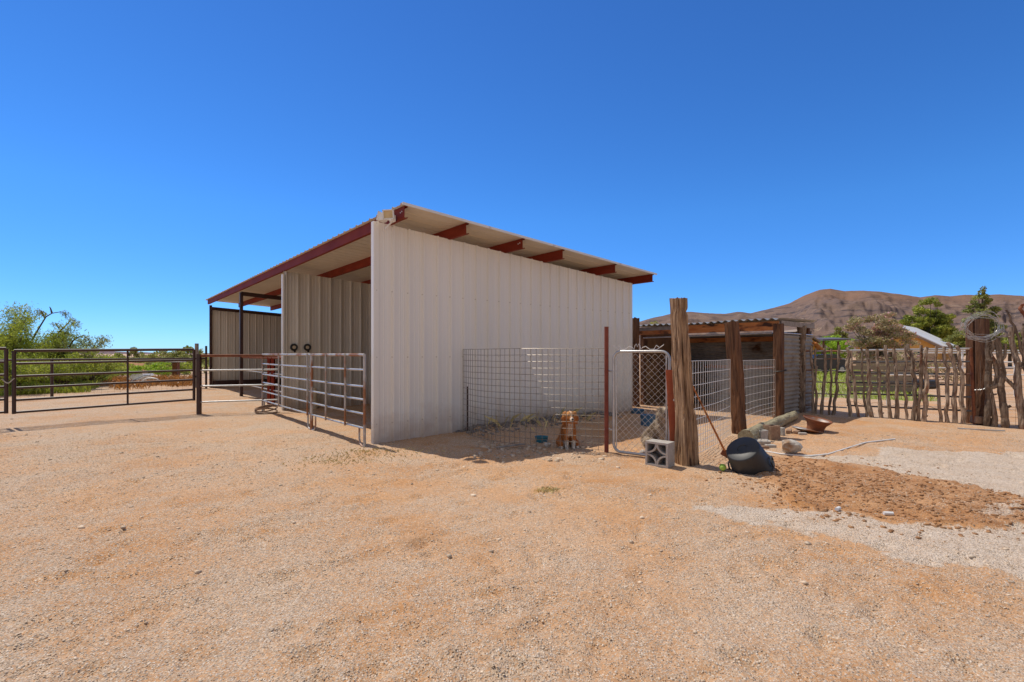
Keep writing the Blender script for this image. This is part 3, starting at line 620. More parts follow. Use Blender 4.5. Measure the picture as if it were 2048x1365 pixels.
# ------------------------------------------------------------------ dog pen mesh, posts and gate
def mesh_curve(mb, path, zs, step, r, z0, z1):
    """welded mesh following a plan path"""
    segs = [0]
    for a, b in zip(path[:-1], path[1:]): segs.append(segs[-1] + (Vector(b) - Vector(a)).length)
    tot = segs[-1]; n = int(tot / step)
    def at(s_):
        x = np.interp(s_, segs, [p[0] for p in path]); y = np.interp(s_, segs, [p[1] for p in path]); return Vector((float(x), float(y), 0))
    for i in range(n + 1): q = at(i * tot / n); mb.tube([q + ez * z0, q + ez * (z0 + z1) / 2, q + ez * z1], r, 4, False)
    for z in zs: mb.tube([at(s_) + ez * (z + .003 * math.sin(s_ * 3 + z * 9)) for s_ in np.linspace(0, tot, 40)], r, 4, False)
A0 = Vector((-.97, 9.55, 0)); A1 = Vector((1.47, 7.63, 0))
def bez(t): c_ = Vector((-.55, 8.05, 0)); return A0 * (1 - t) ** 2 + c_ * 2 * t * (1 - t) + A1 * t * t
path = [tuple(bez(t)) for t in np.linspace(0, 1, 60)]
m_ = MB(); mesh_curve(m_, path, [.03 + .107 * i for i in range(16)], .102, .0039, .02, 1.635)
o = m_.build('mesh_fence', 'wire', None); rebase(o, (A0.x, A0.y, 0)); tag(o, 'curved welded wire fence panel shutting the orange dog in beside the barn wall', 'fence')
m_ = MB(); q = G(935, 869); m_.tube([q + ez * -.1, q + ez * .92], .014, 6); rebase(m_.build('fence_stake', 'blacksteel', None), q)
tag(bpy.context.scene.objects['fence_stake'], 'thin black stake at the barn end of the curved wire fence', 'stake')
rp = G(1213, 905)
m_ = MB(); m_.tube([ez * -.1, ez * 1.975], .034, 12); o = m_.build('steel_post', 'rustpost', None, True); o.location = rp; tag(o, 'slim rust red pipe post between wire fence and chain link gate', 'post')
# chain link walk gate
gL = Vector((rp.x + .10, rp.y - .06, 0)); gR = Vector((2.30, 7.06, 0)); D = gR - gL; u = D.normalized(); Wd = D.length
cg = thing('chain_link_gate', 'chain link walk gate with rounded pipe frame and scroll wire on top', 'gate', gL, math.atan2(u.y, u.x))
fr = MB(); rr = .12; zt, zb = 1.585, .03; pts = []
for cx, cz, a0 in ((Wd - rr, zt - rr, 0), (rr, zt - rr, PI / 2), (rr, zb + rr, PI), (Wd - rr, zb + rr, 3 * PI / 2)):
    for a in np.linspace(a0, a0 + PI / 2, 7): pts.append(Vector((cx + rr * math.cos(a), 0, cz + rr * math.sin(a))))
fr.tube(pts, .021, 10, closed=True); fr.build('gate_frame', 'galv', cg, True)
ck = MB(); s_ = .050
x0, x1, z0, z1 = .05, Wd - .05, .05, zt - .03
nz = int((z1 - z0) / s_); nxk = int((x1 - x0) / s_)
for i in range(nxk + 1):                      # interlocked zigzag wires, each running bottom to top
    pts = []
    for k in range(nz + 1):
        xo = x0 + (i + ((k + i) % 2)) * s_; pts.append(Vector((min(max(xo, x0), x1), .004 * (1 if k % 2 else -1), z0 + k * s_)))
    ck.tube(pts, .0027, 4, False)
    if False:
        pts2 = [Vector((min(max(x0 + (i + ((k + 1) % 2)) * s_, x0), x1), .004 * (-1 if k % 2 else 1), z0 + k * s_)) for k in range(nz + 1)]
        ck.tube(pts2, .0023, 4, False)
ck.build('chain_mesh', 'whitewire', cg)
for x in (.045, Wd - .045):
    m_ = MB(); m_.box((x, 0, (zt + zb) / 2), (.018, .005, zt - zb - .12)); m_.build('tension_bar', 'galv', cg)
sc = MB()
def scroll(cx, w, h, n=26, lean=0):
    for sg in (-1, 1):
        sc.tube([Vector((cx + sg * (w * t) + lean * t, 0, zt + .02 + h * (1 - t) ** .6 * abs(math.cos(t * 4.3)) * (1 - .25 * t) + .01)) for t in np.linspace(0, 1, n)], .0055, 5, False)
pts = [(-.33, .06), (-.29, .09), (-.25, .03), (-.19, .03), (-.13, .075), (-.08, .06), (-.055, .03), (-.04, .085), (-.02, .115), (0, .07), (.02, .115), (.04, .085), (.055, .03), (.08, .06), (.13, .075), (.19, .03), (.25, .03), (.29, .09), (.33, .06)]
sc.tube([Vector((Wd / 2 - .05 + a, 0, zt + b)) for a, b in pts], .006, 6, False)
sc.tube([Vector((Wd / 2 - .05 + a, 0, zt + b)) for a, b in ((-.40, .10), (-.36, .07), (-.30, .03), (-.24, .02))], .006, 6, False)
sc.tube([Vector((Wd / 2 - .05 - a, 0, zt + b)) for a, b in ((-.40, .10), (-.36, .07), (-.30, .03), (-.24, .02))], .006, 6, False)
sc.build('scroll_top', 'whitewire', cg, True)
for z in (.36, 1.28):
    m_ = MB(); m_.tube([Vector((-.10, .02, z)), Vector((.02, 0, z))], .014, 6); m_.box((-.12, .02, z), (.07, .075, .03)); m_.build('hinge', 'galv', cg)
m_ = MB(); m_.box((Wd + .05, -.015, .88), (.20, .02, .028)); m_.tube([Vector((Wd - .03, -.03, .81)), Vector((Wd - .03, -.03, .92))], .014, 6); m_.box((Wd + .0, -.01, .85), (.06, .055, .04)); m_.build('latch', 'galv', cg)
# orange strip post
m_ = MB(); p0 = G(1346, 929); p1 = P(1334, 741, p0.y)
R = Matrix.Rotation(.25, 3, 'Z')
pl = [R @ Vector(q) for q in ((-.055, -.005, -.08), (.055, -.005, -.08), (.055, .035, -.08), (.049, .035, -.08), (.049, .001, -.08), (-.055, .001, -.08))]
m_.prism(pl, Vector((p1.x - p0.x, 0, p1.z + .08))); o = m_.build('steel_strip', 'orange', None); o.location = p0 + Vector((.10, .22, 0)); tag(o, 'orange primed steel angle leaning on the tallest weathered post', 'steel post')

def post(name, label, cat, pts, radii, m, n=26, rough=.10, groove=.07, seed=0, sub=40, square=0.0, group=None, parent=None):
    """a weathered timber built along a bent centre line (world points, first = base)"""
    pts = [Vector(p) for p in pts]; k = len(pts); tt = np.linspace(0, k - 1, sub)
    def ip(t, f): i = min(int(t), k - 2); return f[i] + (f[i + 1] - f[i]) * (t - i)
    cp = [ip(t, pts) for t in tt]; cr = [ip(t, radii) for t in tt]
    mb = MB(); mb.tube(cp, cr, n, True, rough, seed, groove, rf=9 / sub, gf=6 / sub)
    if square:                                  # push the section towards a rounded square
        for i, ring0 in enumerate(range(0, mb.n, n)):
            c = cp[i]
            for j in range(n):
                v = Vector(mb.v[ring0 + j]); d_ = v - c; a = math.atan2(d_.y, d_.x) - square
                f = 1 / max(abs(math.cos(a)), abs(math.sin(a))); f = 1 + (min(f, 1.34) - 1) * .92; mb.v[ring0 + j] = tuple(c + Vector((d_.x * f, d_.y * f, d_.z)))
    # splintered end
    top = mb.n - n
    for j in range(n):
        x, y, z = mb.v[top + j]; mb.v[top + j] = (x, y, z + .05 * radii[-1] / .1 * float(vnoise(j * .8 + seed, seed * 2.2)))
    o = mb.build(name, m, parent, False); b = pts[0].copy()
    if parent is None: rebase(o, (b.x, b.y, 0)); tag(o, label, cat, group)
    return o
big = G(1373, 930)
def PB(px, y): return P(px, y, big.y + .08)
post('fence_post', 'tallest weathered grey timber post, beside the chain link gate', 'post', [PB(1376, 950), PB(1373, 920), PB(1370, 820), PB(1363, 720), PB(1358, 650), PB(1356, 598)], [.128, .112, .099, .094, .087, .083], 'wood', 64, .11, .17, 1, 130, square=.35)
s2 = G(1478, 868)
post('fence_post', 'leaning brown timber post rising behind the black tub', 'post', [P(1481, 885, s2.y), P(1478, 850, s2.y), P(1473, 760, s2.y), P(1463, 645, s2.y)], [.108, .100, .100, .096], 'tie', 44, .05, .08, 2, 80, square=.5)
s3 = G(1557, 836)
post('fence_post', 'dark timber post at the open front corner of the low shed', 'post', [P(1557, 845, s3.y), P(1557, 760, s3.y), P(1557, 648, s3.y)], [.100, .098, .094], 'tie', 40, .04, .07, 3, 70, square=.6)
bl = P(1269, 810, 14.3)
post('fence_post', 'dark timber post behind the chain link gate at the rear barn corner', 'post', [Vector((bl.x, bl.y, -.1)), P(1268, 720, 14.3), P(1268.5, 637, 14.3)], [.118, .116, .116], 'tie', 36, .04, .07, 4, 60, square=.6)
m_ = MB(); k = P(1561, 742, s3.y); m_.tube([k + Vector((.155 * math.cos(a) - .02, .155 * math.sin(a), .02 * math.cos(a))) for a in np.linspace(0, 2 * PI, 20, endpoint=False)], .012, 6, closed=True)
rebase(m_.build('wire_tie', 'black', None, True), k); tag(S.objects['wire_tie'], 'black strap tied round the dark post at the shed corner', 'strap')
# stock panels between these timbers
def stock(label, a, b, m='whitewire', zs=(.04, .12, .20, .30, .42, .56, .72, .88, 1.04, 1.20, 1.36), step=.118, sag=0):
    a, b = Vector(a), Vector(b); mb = MB(); pth = [(a.x, a.y), (b.x, b.y)]
    mesh_curve(mb, [(a.x + (b.x - a.x) * t, a.y + (b.y - a.y) * t + sag * math.sin(t * PI), 0) for t in np.linspace(0, 1, 12)], zs, step, .0044, .02, max(zs))
    o = mb.build('stock_panel', m, None); rebase(o, (a.x, a.y, 0)); tag(o, label, 'stock panel', 'stock panels between the timber posts')
ZS = (.03, .12, .21, .31, .42, .56, .72, .90, 1.08, 1.26, 1.44)
stock('galvanised stock panel between the tallest post and the leaning brown post', (big.x + .10, big.y + .25), (s2.x - .27, s2.y - .22), zs=ZS, sag=-.06)
stock('galvanised stock panel between the leaning brown post and the shed corner post', (s2.x + .12, s2.y + .18), (s3.x - .14, s3.y - .10), zs=tuple(z - .03 for z in ZS[1:]), sag=.08)
# long handled tool
ha = P(1380, 762, 7.15); hb = G(1449, 915); hb.z = .1
t = thing('hoe', 'long handled rusty hoe leaning on the tallest post behind the black tub', 'hoe', (hb.x, hb.y, 0))
hv = Vector((hb.x, hb.y, 0)); m_ = MB(); m_.tube([ha - hv, lerp(ha, hb, .6) - hv, hb - hv], [.012, .015, .017], 8); m_.build('handle', 'board', t, True)
m_ = MB(); m_.box(hb - hv + Vector((.03, 0, -.05)), (.16, .02, .10), Matrix.Rotation(.5, 3, 'Y')); m_.build('blade', 'rust', t)

# ------------------------------------------------------------------ tub, ball, block, debris
tn = Vector((-.55, -.36, .75)).normalized(); tc = Vector((3.00, 6.30, .315))
q = tn.to_track_quat('Z', 'Y').to_matrix().to_4x4(); T = Matrix.Translation(tc) @ q
tub = thing('rubber_tub', 'black rubber feed tub tipped upside down beside the tallest post', 'tub', (tc.x, tc.y, 0)); TI = Matrix.Translation((-tc.x, -tc.y, 0)) @ T
m_ = MB(); m_.lathe([(0, -.005), (.06, -.005), (.065, .003), (.195, .003), (.205, -.003), (.213, -.02), (.252, -.33), (.258, -.345), (.270, -.35), (.272, -.375), (.262, -.38), (.248, -.36), (.206, -.03), (0, -.02)], 48, TI)
m_.build('tub_body', 'rubber', tub, True)
for a in (.4, .4 + PI):
    m_ = MB(); m_.tube([TI @ Vector((.27 * math.cos(a + w), .27 * math.sin(a + w), z)) for w, z in ((-.22, -.33), (-.2, -.26), (0, -.24), (.2, -.26), (.22, -.33))], .011, 6)
    m_.build('handle', 'rubber', tub, True)
m_ = MB(); m_.lathe([(.045 * math.sin(a), -.045 * math.cos(a)) for a in np.linspace(0.001, PI - .001, 12)], 16); o = m_.build('ball', 'ball', None, True); p = G(1447, 941); o.location = (p.x - .01, p.y, .04); tag(o, 'small lime green ball in the dirt against the black tub', 'ball')
# breeze block
p = G(1322, 932)
bb = thing('breeze_block', 'square concrete breeze block with a pierced diamond pattern at the foot of the gate', 'concrete block', (p.x, p.y + .05, gtop(p.x, p.y + .05) + .006), math.radians(-42))
bw_, bd_ = .30, .20; m_ = MB(); tk = .026
for c, d in (((0, 0, tk / 2), (bw_, bd_, tk)), ((0, 0, .315 - tk / 2), (bw_, bd_, tk)), ((-bw_ / 2 + tk / 2, 0, .1575), (tk, bd_, .315 - 2 * tk)), ((bw_ / 2 - tk / 2, 0, .1575), (tk, bd_, .315 - 2 * tk))): m_.box(c, d)
m_.build('block_shell', 'block', bb)
m_ = MB(); r_ = .128
for sx in (-1, 1):
    for sz in (-1, 1):
        cx, cz = sx * (bw_ / 2 - tk), .1575 + sz * (.1575 - tk); pr = []
        for rr_ in (r_, r_ - .022):
            for a in (np.linspace(0, PI / 2, 12) if rr_ == r_ else np.linspace(PI / 2, 0, 12)): pr.append(Vector((cx - sx * rr_ * math.cos(a), -bd_ / 2 + .004, cz - sz * rr_ * math.sin(a))))
        m_.prism(pr, (0, bd_ - .008, 0))
m_.box((0, bd_ / 2 - .012, .1575), (bw_ - 2 * tk - .004, .012, .315 - 2 * tk - .004))
m_.build('diamond_web', 'block', bb); bb.scale = (1.1, 1.1, 1.06)
def rock(c, r, seed, m='rock', name='rock', label=None, cat='rock', group=None, sq=(1, 1, .7)):
    bm = bmesh.new(); bmesh.ops.create_icosphere(bm, subdivisions=3, radius=1); rs = np.random.default_rng(seed)
    pls = [(Vector(rs.normal(size=3)).normalized(), rs.uniform(.55, .9)) for _ in range(9)]
    for v in bm.verts:
        d_ = v.co.normalized(); s_ = 1.0
        for n_, h in pls:
            q = d_.dot(n_)
            if q > 1e-3: s_ = min(s_, h / q)
        s_ *= 1 + .10 * float(vnoise(d_.x * 3 + seed, d_.y * 3 + d_.z * 2))
        v.co = Vector((d_.x * r[0] * s_, d_.y * r[1] * s_, d_.z * r[2] * s_))
    me = bpy.data.meshes.new(name); bm.to_mesh(me); bm.free(); me.materials.append(M[m]); o = bpy.data.objects.new(name, me); C.objects.link(o); o.location = c
    if label: tag(o, label, cat, group)
    return o
p = G(1580, 909); o = rock((p.x, p.y, .10), (.20, .16, .13), 5, label='pale broken rock lying behind the black tub', cat='rock'); o.rotation_euler = (0, .1, .3)
m_ = MB()                                        # fallen pole
la, lb = G(1492, 889), G(1588, 839)
post('log', 'split grey green log lying along the foot of the timber posts', 'log', [Vector((la.x, la.y, .12)), lerp(la, lb, .5) + ez * .11, Vector((lb.x, lb.y, .10))], [.125, .115, .095], mat('greenish_log', (.24, .20, .12), (.42, .38, .25), 7, (3, 3, 3), .9, 0, .8, 16, c3=(.16, .08, .04), c3scale=4, c3amt=.4), 22, .12, .10, 8, 50)
def cinder(loc, rz, lab, rx=0, m='block', d=(.20, .15, .19)):
    t = MB(); w, dp, h = d; k = .03
    for c, dd in (((0, -dp / 2 + k / 2, 0), (w, k, h)), ((0, dp / 2 - k / 2, 0), (w, k, h)), ((-w / 2 + k / 2, 0, 0), (k, dp - 2 * k, h)), ((w / 2 - k / 2, 0, 0), (k, dp - 2 * k, h))): t.box(c, dd)
    o = t.build('cinder_block', m, None); o.location = loc; o.rotation_euler = (rx, 0, rz); tag(o, lab, 'cinder block', 'blocks and bricks by the log'); return o
p = G(1527, 884); cinder((p.x, p.y + .1, .10), .5, 'hollow grey half block standing in front of the log', .08)
p = G(1549, 880); cinder((p.x, p.y + .1, .12), .25, 'dark square flue block standing beside the grey half block', 0, 'brick', (.20, .20, .25))
def bricko(px, y, rz, d, lab, m='brick', rx=0, z=None):
    p = G(px, y); t = MB(); t.box((0, 0, 0), d, bev=.008); o = t.build('brick', m, None); o.location = (p.x, p.y, z if z is not None else d[2] / 2 + gzf(p.x, p.y)); o.rotation_euler = (rx, 0, rz)
    tag(o, lab, 'brick', 'blocks and bricks by the log')
bricko(1564, 872, .2, (.06, .10, .15), 'small upright pale brick right of the dark flue block', 'block')
bricko(1578, 867, 1.0, (.26, .09, .06), 'red brown brick lying flat between the log and the rusty rim')
bricko(1595, 868, .8, (.30, .09, .05), 'brown brick lying flat nearest the rusty rim')
bricko(1605, 871, -.2, (.14, .08, .04), 'small pale brick piece in front of the rusty rim', 'block')
bricko(1522, 890, -.1, (.27, .14, .10), 'pale cracked paving slab lying in front of the half block', 'rock', .15)
bricko(1524, 897, .05, (.20, .08, .045), 'red brown brick under the pale cracked slab')
bricko(1541, 894, .0, (.16, .09, .05), 'grey brick piece right of the pale cracked slab', 'block')
# rusty rim on a disc
p = G(1637, 866)
rm = thing('wheel_rim', 'rusty flared wheel rim used as a fire bowl in front of the stick fence', 'wheel rim', (p.x, p.y + .12, gzf(p.x, p.y)), 0)
T = Matrix.Translation((0, 0, .0)) @ Matrix.Rotation(math.radians(9), 4, 'Y') @ Matrix.Rotation(math.radians(9), 4, 'X') @ Matrix.Scale(.86, 4)
m_ = MB(); m_.lathe([(.17, -.02), (.175, .08), (.20, .17), (.285, .275), (.30, .29), (.285, .30), (.265, .28), (.185, .18), (.16, .08), (.155, -.02)], 36, T); m_.build('rim_bowl', 'rust', rm, True)
m_ = MB(); m_.lathe([(.0, .19), (.20, .20), (.25, .262), (.262, .275), (.235, .262), (.19, .215), (0, .205)], 36, T); m_.build('grate', 'galvrust', rm, True)
p = G(1622, 867); m_ = MB(); m_.lathe([(.0, .02), (.10, .025), (.22, .012), (.26, .03), (.265, .02), (.22, -.005), (0, .0)], 32, Matrix.Rotation(.16, 4, 'Y')); o = m_.build('metal_lid', 'galvrust', None, True); o.location = (p.x - .05, p.y + .05, .05); tag(o, 'flat rusty metal lid lying at the foot of the wheel rim', 'lid')
# hose / pvc on the ground
m_ = MB(); pts = [G(1505, 900), G(1530, 904), G(1560, 909), G(1595, 913), G(1620, 914), G(1655, 910), G(1690, 901), G(1730, 889), G(1790, 878)]
m_.tube([Vector((q.x, q.y, gzf(q.x, q.y) + .012)) for q in pts], .012, 6); rebase(m_.build('hose', 'white', None, True), pts[0]); tag(S.objects['hose'], 'thin white hose trailing over the sand past the pale rock', 'hose')
m_ = MB(); pts = [P(1915, 864, 10.0), P(1960, 866, 9.9), P(2010, 868, 9.7)]; m_.tube([Vector((G(a, b).x, G(a, b).y, .02)) for a, b in ((1915, 859), (1965, 862), (2010, 864))], .014, 6); o = m_.build('pipe', 'galv', None, True); tag(rebase(o, G(1915, 859)), 'thin grey pipe lying on sand before the wire coil posts', 'pipe')
for px, y, s_, lab in ((1677, 1021, .035, 'small white tube on the sand, left of two beside the clods'), (1777, 1030, .04, 'small white tube on the sand, right of two beside the clods')):
    p = G(px, y); m_ = MB(); m_.tube([(-s_, 0, .018), (s_, .01, .018)], .018, 10); o = m_.build('white_tube', 'white', None, True); o.location = (p.x, p.y, gzf(p.x, p.y)); o.rotation_euler = (0, 0, .5 if px < 1700 else -.3); tag(o, lab, 'tube', 'white tubes on the sand')
# pen things
p = G(1083, 883); m_ = MB(); m_.lathe([(.07, 0), (.10, .0), (.115, .09), (.125, .10), (.115, .10), (.09, .02), (0, .02)], 24); o = m_.build('dog_bowl', 'teal', None, True); o.location = (p.x, p.y, gzf(p.x, p.y)); tag(o, 'teal dog bowl in the shade behind the curved wire fence', 'bowl')
p = G(1095, 893); o = rock((p.x, p.y - .02, .04 + gzf(p.x, p.y)), (.07, .05, .04), 12, label='pale stone beside the teal dog bowl', cat='rock')
p = G(1275, 826); m_ = MB(); m_.lathe([(.12, 0), (.16, .0), (.18, .10), (.19, .11), (.17, .10), (0, .03)], 24); o = m_.build('dog_bowl', 'blue', None, True); o.location = (p.x, p.y, gzf(p.x, p.y)); tag(o, 'bright blue bowl on the ground seen through the chain link gate', 'bowl')
p = G(1296, 852); m_ = MB(); m_.lathe([(.13, 0), (.15, .0), (.165, .22), (.17, .23), (.15, .22), (0, .03)], 24); o = m_.build('bucket', 'blue', None, True); o.location = (1.30 * p.y / p.y + (p.x - 1.30), p.y, gzf(p.x, p.y)); tag(o, 'blue plastic bucket behind the grey dog in the pen', 'bucket')
m_ = MB(); a, b = G(994, 899), G(1048, 892); m_.box((0, 0, 0), ((b - a).length, .05, .02)); o = m_.build('wood_strip', 'grayboard', None); o.location = ((a.x + b.x) / 2, (a.y + b.y) / 2, .03); o.rotation_euler = (0, 0, math.atan2(b.y - a.y, b.x - a.x)); tag(o, 'pale wood strip lying in the shade below the curved fence', 'wood strip')
p = G(1285, 912); rock((p.x, p.y + .03, .04), (.06, .05, .05), 21, label='whitish stone just inside the bottom rail of the walk gate', cat='rock')

# ------------------------------------------------------------------ low shed
SA = BA; so_ = Vector((6.5, 11.8, 0))              # front right corner post; front runs along BY, depth along BX
sh = thing('lean_to_shed', 'low lean-to shed with rusty corrugated roof edge and corrugated iron back', 'shed', so_, SA)
FW, DP = 3.95, 2.3                                # x: depth (+BX), y: along the front (+BY)
def szr(x): return 2.36 + .02 * x
mb = MB(); n = int((FW + .3) / .19); vs = []; fs = []
for i in range(n * 6 + 1):
    y = -.12 + i * .19 / 6; h = .026 * math.cos(i * PI / 3) + .035
    for x in (-.22, 0.6, 1.5, DP + .05): vs.append((x, y, szr(x) + h + .012 * math.sin(y * 2.3)))
for i in range(n * 6):
    for k in range(3): fs.append((i * 4 + k, i * 4 + k + 1, i * 4 + 4 + k + 1, i * 4 + 4 + k))
mb.add(vs, fs); mb.build('roof', 'corrug', sh, True)
mb = MB(); mb.box((-.10, FW / 2, szr(0) - .13), (.04, FW + .1, .22)); mb.build('front_fascia', 'board', sh)
mb = MB(); mb.box((-.125, FW - .55, szr(0) - .07), (.03, 1.3, .10)); mb.build('grey_trim', 'grayboard', sh)
mb = MB(); mb.box((DP / 2 - .02, -.06, szr(0) - .06), (DP, .04, .12)); mb.build('side_fascia', 'grayboard', sh)
mb = MB(); mb.tube([(-.05, .12, szr(0) - .30), (-.05, FW - .15, szr(0) - .33)], .022, 8); mb.tube([(-.02, -.05, szr(0) - .30), (DP - .1, -.05, szr(0) - .30)], .018, 8); mb.build('cross_pipe', 'galv', sh, True)
mb = MB(); mb.tube([(-.05, 2.35, szr(0) - .22), (-.05, 2.37, szr(0) - .75)], .014, 6); mb.box((-.05, 2.37, szr(0) - .80), (.03, .03, .12)); mb.build('hanging_rod', 'galv', sh)
def corrwall(mb, O, U, N, L_, z0, z1, p=.105, a=.016):
    k = int((z1 - z0) / (p / 6)); vs = []; fs = []
    for i in range(k + 1):
        z = z0 + i * p / 6; h = a * math.cos(i * PI / 3); vs += [O + N * h + ez * z, O + U * L_ + N * h + ez * z]
    for i in range(k): fs.append((2 * i, 2 * i + 1, 2 * i + 3, 2 * i + 2))
    mb.add(vs, fs)
mb = MB(); corrwall(mb, Vector((DP, 0, 0)), ey, -ex, FW, .0, 2.18); mb.build('back_wall', 'corrugdark', sh, True)
mb = MB(); corrwall(mb, Vector((.12, -.02, 0)), ex, -ey, DP - .12, .0, 2.04); mb.build('side_wall', 'corrugdark', sh, True)
mb = MB(); mb.box((DP / 2, FW, 1.1), (DP - .05, .03, 2.3)); mb.build('plywood_wall', 'ply', sh)
mb = MB(); mb.box((DP - .06, FW / 2, 1.98), (.05, FW - .1, .14)); mb.box((DP - .06, FW / 2, 1.15), (.05, FW - .1, .10)); mb.build('wall_rail', 'board', sh)
for x, y in ((.03, FW - .08), (DP - .1, .08), (DP - .1, FW - .1), (DP - .1, 2.2)):
    mb = MB(); mb.box((x, y, 1.12), (.11, .11, 2.4)); mb.build('shed_post', 'tie', sh)
# bits inside the shed
def inshed(x, y): return so_ + BX * x + BY * y
t = thing('plastic_drum', 'dark drum standing in the shade inside the low shed', 'drum', inshed(1.7, .55)); m_ = MB(); m_.lathe([(0, 0), (.27, 0), (.29, .03), (.29, .30), (.30, .32), (.29, .34), (.29, .58), (.30, .60), (.29, .62), (.29, .86), (.26, .90), (0, .90)], 28); m_.build('drum_body', 'rubber', t, True)
m_ = MB(); m_.lathe([(0, .90), (.05, .90), (.05, .93), (0, .93)], 12, Matrix.Translation((.12, 0, 0))); m_.build('bung', 'black', t)
o = post('firewood', 'heap of dark brush leaning in the left corner of the low shed', 'brush', [inshed(1.9, 3.2), inshed(1.8, 3.3) + ez * .5, inshed(1.85, 3.2) + ez * 1.3], [.35, .45, .25], 'stickdark', 18, .4, .3, 33, 20)

# ------------------------------------------------------------------ stick fence and stick gate
E0, E1 = Vector((7.62, 12.8, 0)), Vector((10.07, 10.55, 0))
def fl_at(px):                                    # depth of the fence line seen at a picture column
    s_ = (px - CX) / F; k = (s_ * E0.y - E0.x) / ((E1.x - E0.x) - s_ * (E1.y - E0.y)); return lerp(E0, E1, k)
def cp(x, y): return 1560 + x / 4.137, 560 + y / 4.137
def stick_pts(seq, off=0.0, base=True):
    pts = []
    for (x, y) in seq:
        px, yy = cp(x, y); q = fl_at(px); pts.append(P(px, yy, q.y - off))
    if base: pts[0].z = -.06
    return pts
def stick(seq, w, m, seed, parent=None, o=None, off=.06, name='stick', label=None, cat=None, group=None, sub=26, knobs=True):
    seq = list(reversed(seq)) if seq[0][1] < seq[-1][1] else seq   # base first
    pts = stick_pts(seq, off); px, _ = cp(*seq[0]); Y = fl_at(px).y; r = w / 2 / 4.137 / F * Y
    if o is not None: pts = [p - o for p in pts]
    rs = np.random.default_rng(seed); k = len(pts); dense = []; rad = []
    tt = np.linspace(0, k - 1, sub)
    for i, t in enumerate(tt):
        a = min(int(t), k - 2); f = t - a; q = pts[a] + (pts[a + 1] - pts[a]) * f
        wob = min(.95 * r, .036) * min(1, (i + 1) / 4); fq = .35 if r < .05 else .2; q = q + Vector((wob * 2 * float(vnoise(i * fq, seed * 3.1)), wob * 2 * float(vnoise(i * fq + 40, seed * 3.1)), 0))
        dense.append(q); rad.append(r * (1.12 - .30 * t / (k - 1)) * (1 + .28 * float(vnoise(i * .8, seed * 1.7))))
    mb = MB(); mb.tube(dense, rad, 12, True, .16, seed, .10)
    if knobs:
        for _ in range(rs.integers(2, 5)):
            i = rs.integers(2, sub - 2); d_ = Vector((rs.uniform(-1, 1), rs.uniform(-1, .2), rs.uniform(.0, .8))).normalized()
            mb.tube([dense[i], dense[i] + d_ * rad[i] * 1.9], [rad[i] * .55, rad[i] * .35], 7)
    ob = mb.build(name, m, parent)
    if label: b = pts[0]; rebase(ob, (b.x, b.y, 0)); tag(ob, label, cat, group)
    return ob
sf = thing('stick_fence', 'short run of upright juniper sticks left of the stick covered gate', 'fence', E0)
left = [([(263, 535), (270, 800), (275, 1115)], 19), ([(297, 570), (290, 760), (297, 1110)], 17), ([(370, 565), (383, 660), (360, 850), (345, 1115)], 22), ([(432, 570), (425, 800), (405, 1120)], 17), ([(490, 540), (475, 780), (460, 960), (435, 1125)], 22)]
for i, (q, w) in enumerate(left): stick(q, w, 'stick', 100 + i, sf, E0)
g_ = MB()
for z, r_ in ((1.62, .022), (1.42, .014), (1.12, .016), (.82, .016), (.52, .014), (.20, .016)):
    a, b = fl_at(1606), fl_at(1694); g_.tube([a - E0 + ez * z, b - E0 + ez * z], r_, 6)
g_.build('fence_rail', 'galvrust', sf, True)
b0 = fl_at(1694)
sg_ = thing('stick_gate', 'old pipe gate faced with crooked juniper sticks', 'gate', b0)
gate_sticks = [([(552, 562), (565, 800), (590, 1140)], 24), ([(580, 585), (610, 850), (650, 1145)], 22), ([(672, 560), (690, 850), (717, 1145)], 17), ([(730, 575), (735, 860), (757, 1150)], 30), ([(803, 572), (815, 800), (838, 1155)], 24), ([(875, 540), (895, 850), (912, 1155)], 26), ([(948, 565), (967, 860), (965, 1165)], 27), ([(1037, 550), (1035, 900), (1050, 1170)], 20), ([(1065, 535), (1110, 800), (1105, 1175)], 28), ([(1172, 540), (1165, 850), (1145, 1180)], 25), ([(1210, 560), (1215, 850), (1190, 1185)], 33), ([(1292, 550), (1298, 850), (1335, 1190)], 22), ([(1360, 555), (1385, 760), (1388, 1195)], 25), ([(1390, 520), (1440, 740), (1455, 1195)], 30), ([(1465, 548), (1505, 760), (1515, 1200)], 28)]
for i, (q, w) in enumerate(gate_sticks): stick(q, w, 'stick', 200 + i, sg_, b0)
eP = P(1578 / 4.137 + 1560, 560 + 560 / 4.137, E1.y)
for f0, z0_, z1_, r_ in ((0, 1.63, 1.66, .024), (0, 1.34, 1.38, .02), (0, 1.08, 1.10, .02), (0, .84, .86, .02), (0, .56, .60, .02), (0, .26, .30, .02)):
    m_ = MB(); e = fl_at(1943); m_.tube([ez * z0_, e - b0 + ez * z1_], r_, 8); m_.build('rail', 'galv' if z0_ > 1.6 else 'shadepipe', sg_, True)  # top rail keeps galvanised tone, lower rails have shade painted in
m_ = MB(); tp = fl_at(1941.5); bt = fl_at(1949); m_.tube([Vector((bt.x, bt.y, .02)) - b0, Vector((tp.x, tp.y, 1.68)) - b0], .030, 10); m_.build('end_pipe', 'rust', sg_, True)
m_ = MB()
for z in (.34, 1.45):
    a, b = fl_at(1696), fl_at(1930); m_.tube([lerp(a, b, t) - b0 + Vector((-.04, -.075 + .03 * math.sin(t * 60), z + .03 * math.sin(t * 30))) for t in np.linspace(0, 1, 90)], .004, 4)
m_.build('tie_wire', 'wire', sg_)
grp = 'rough timbers at both ends of the stick gate'
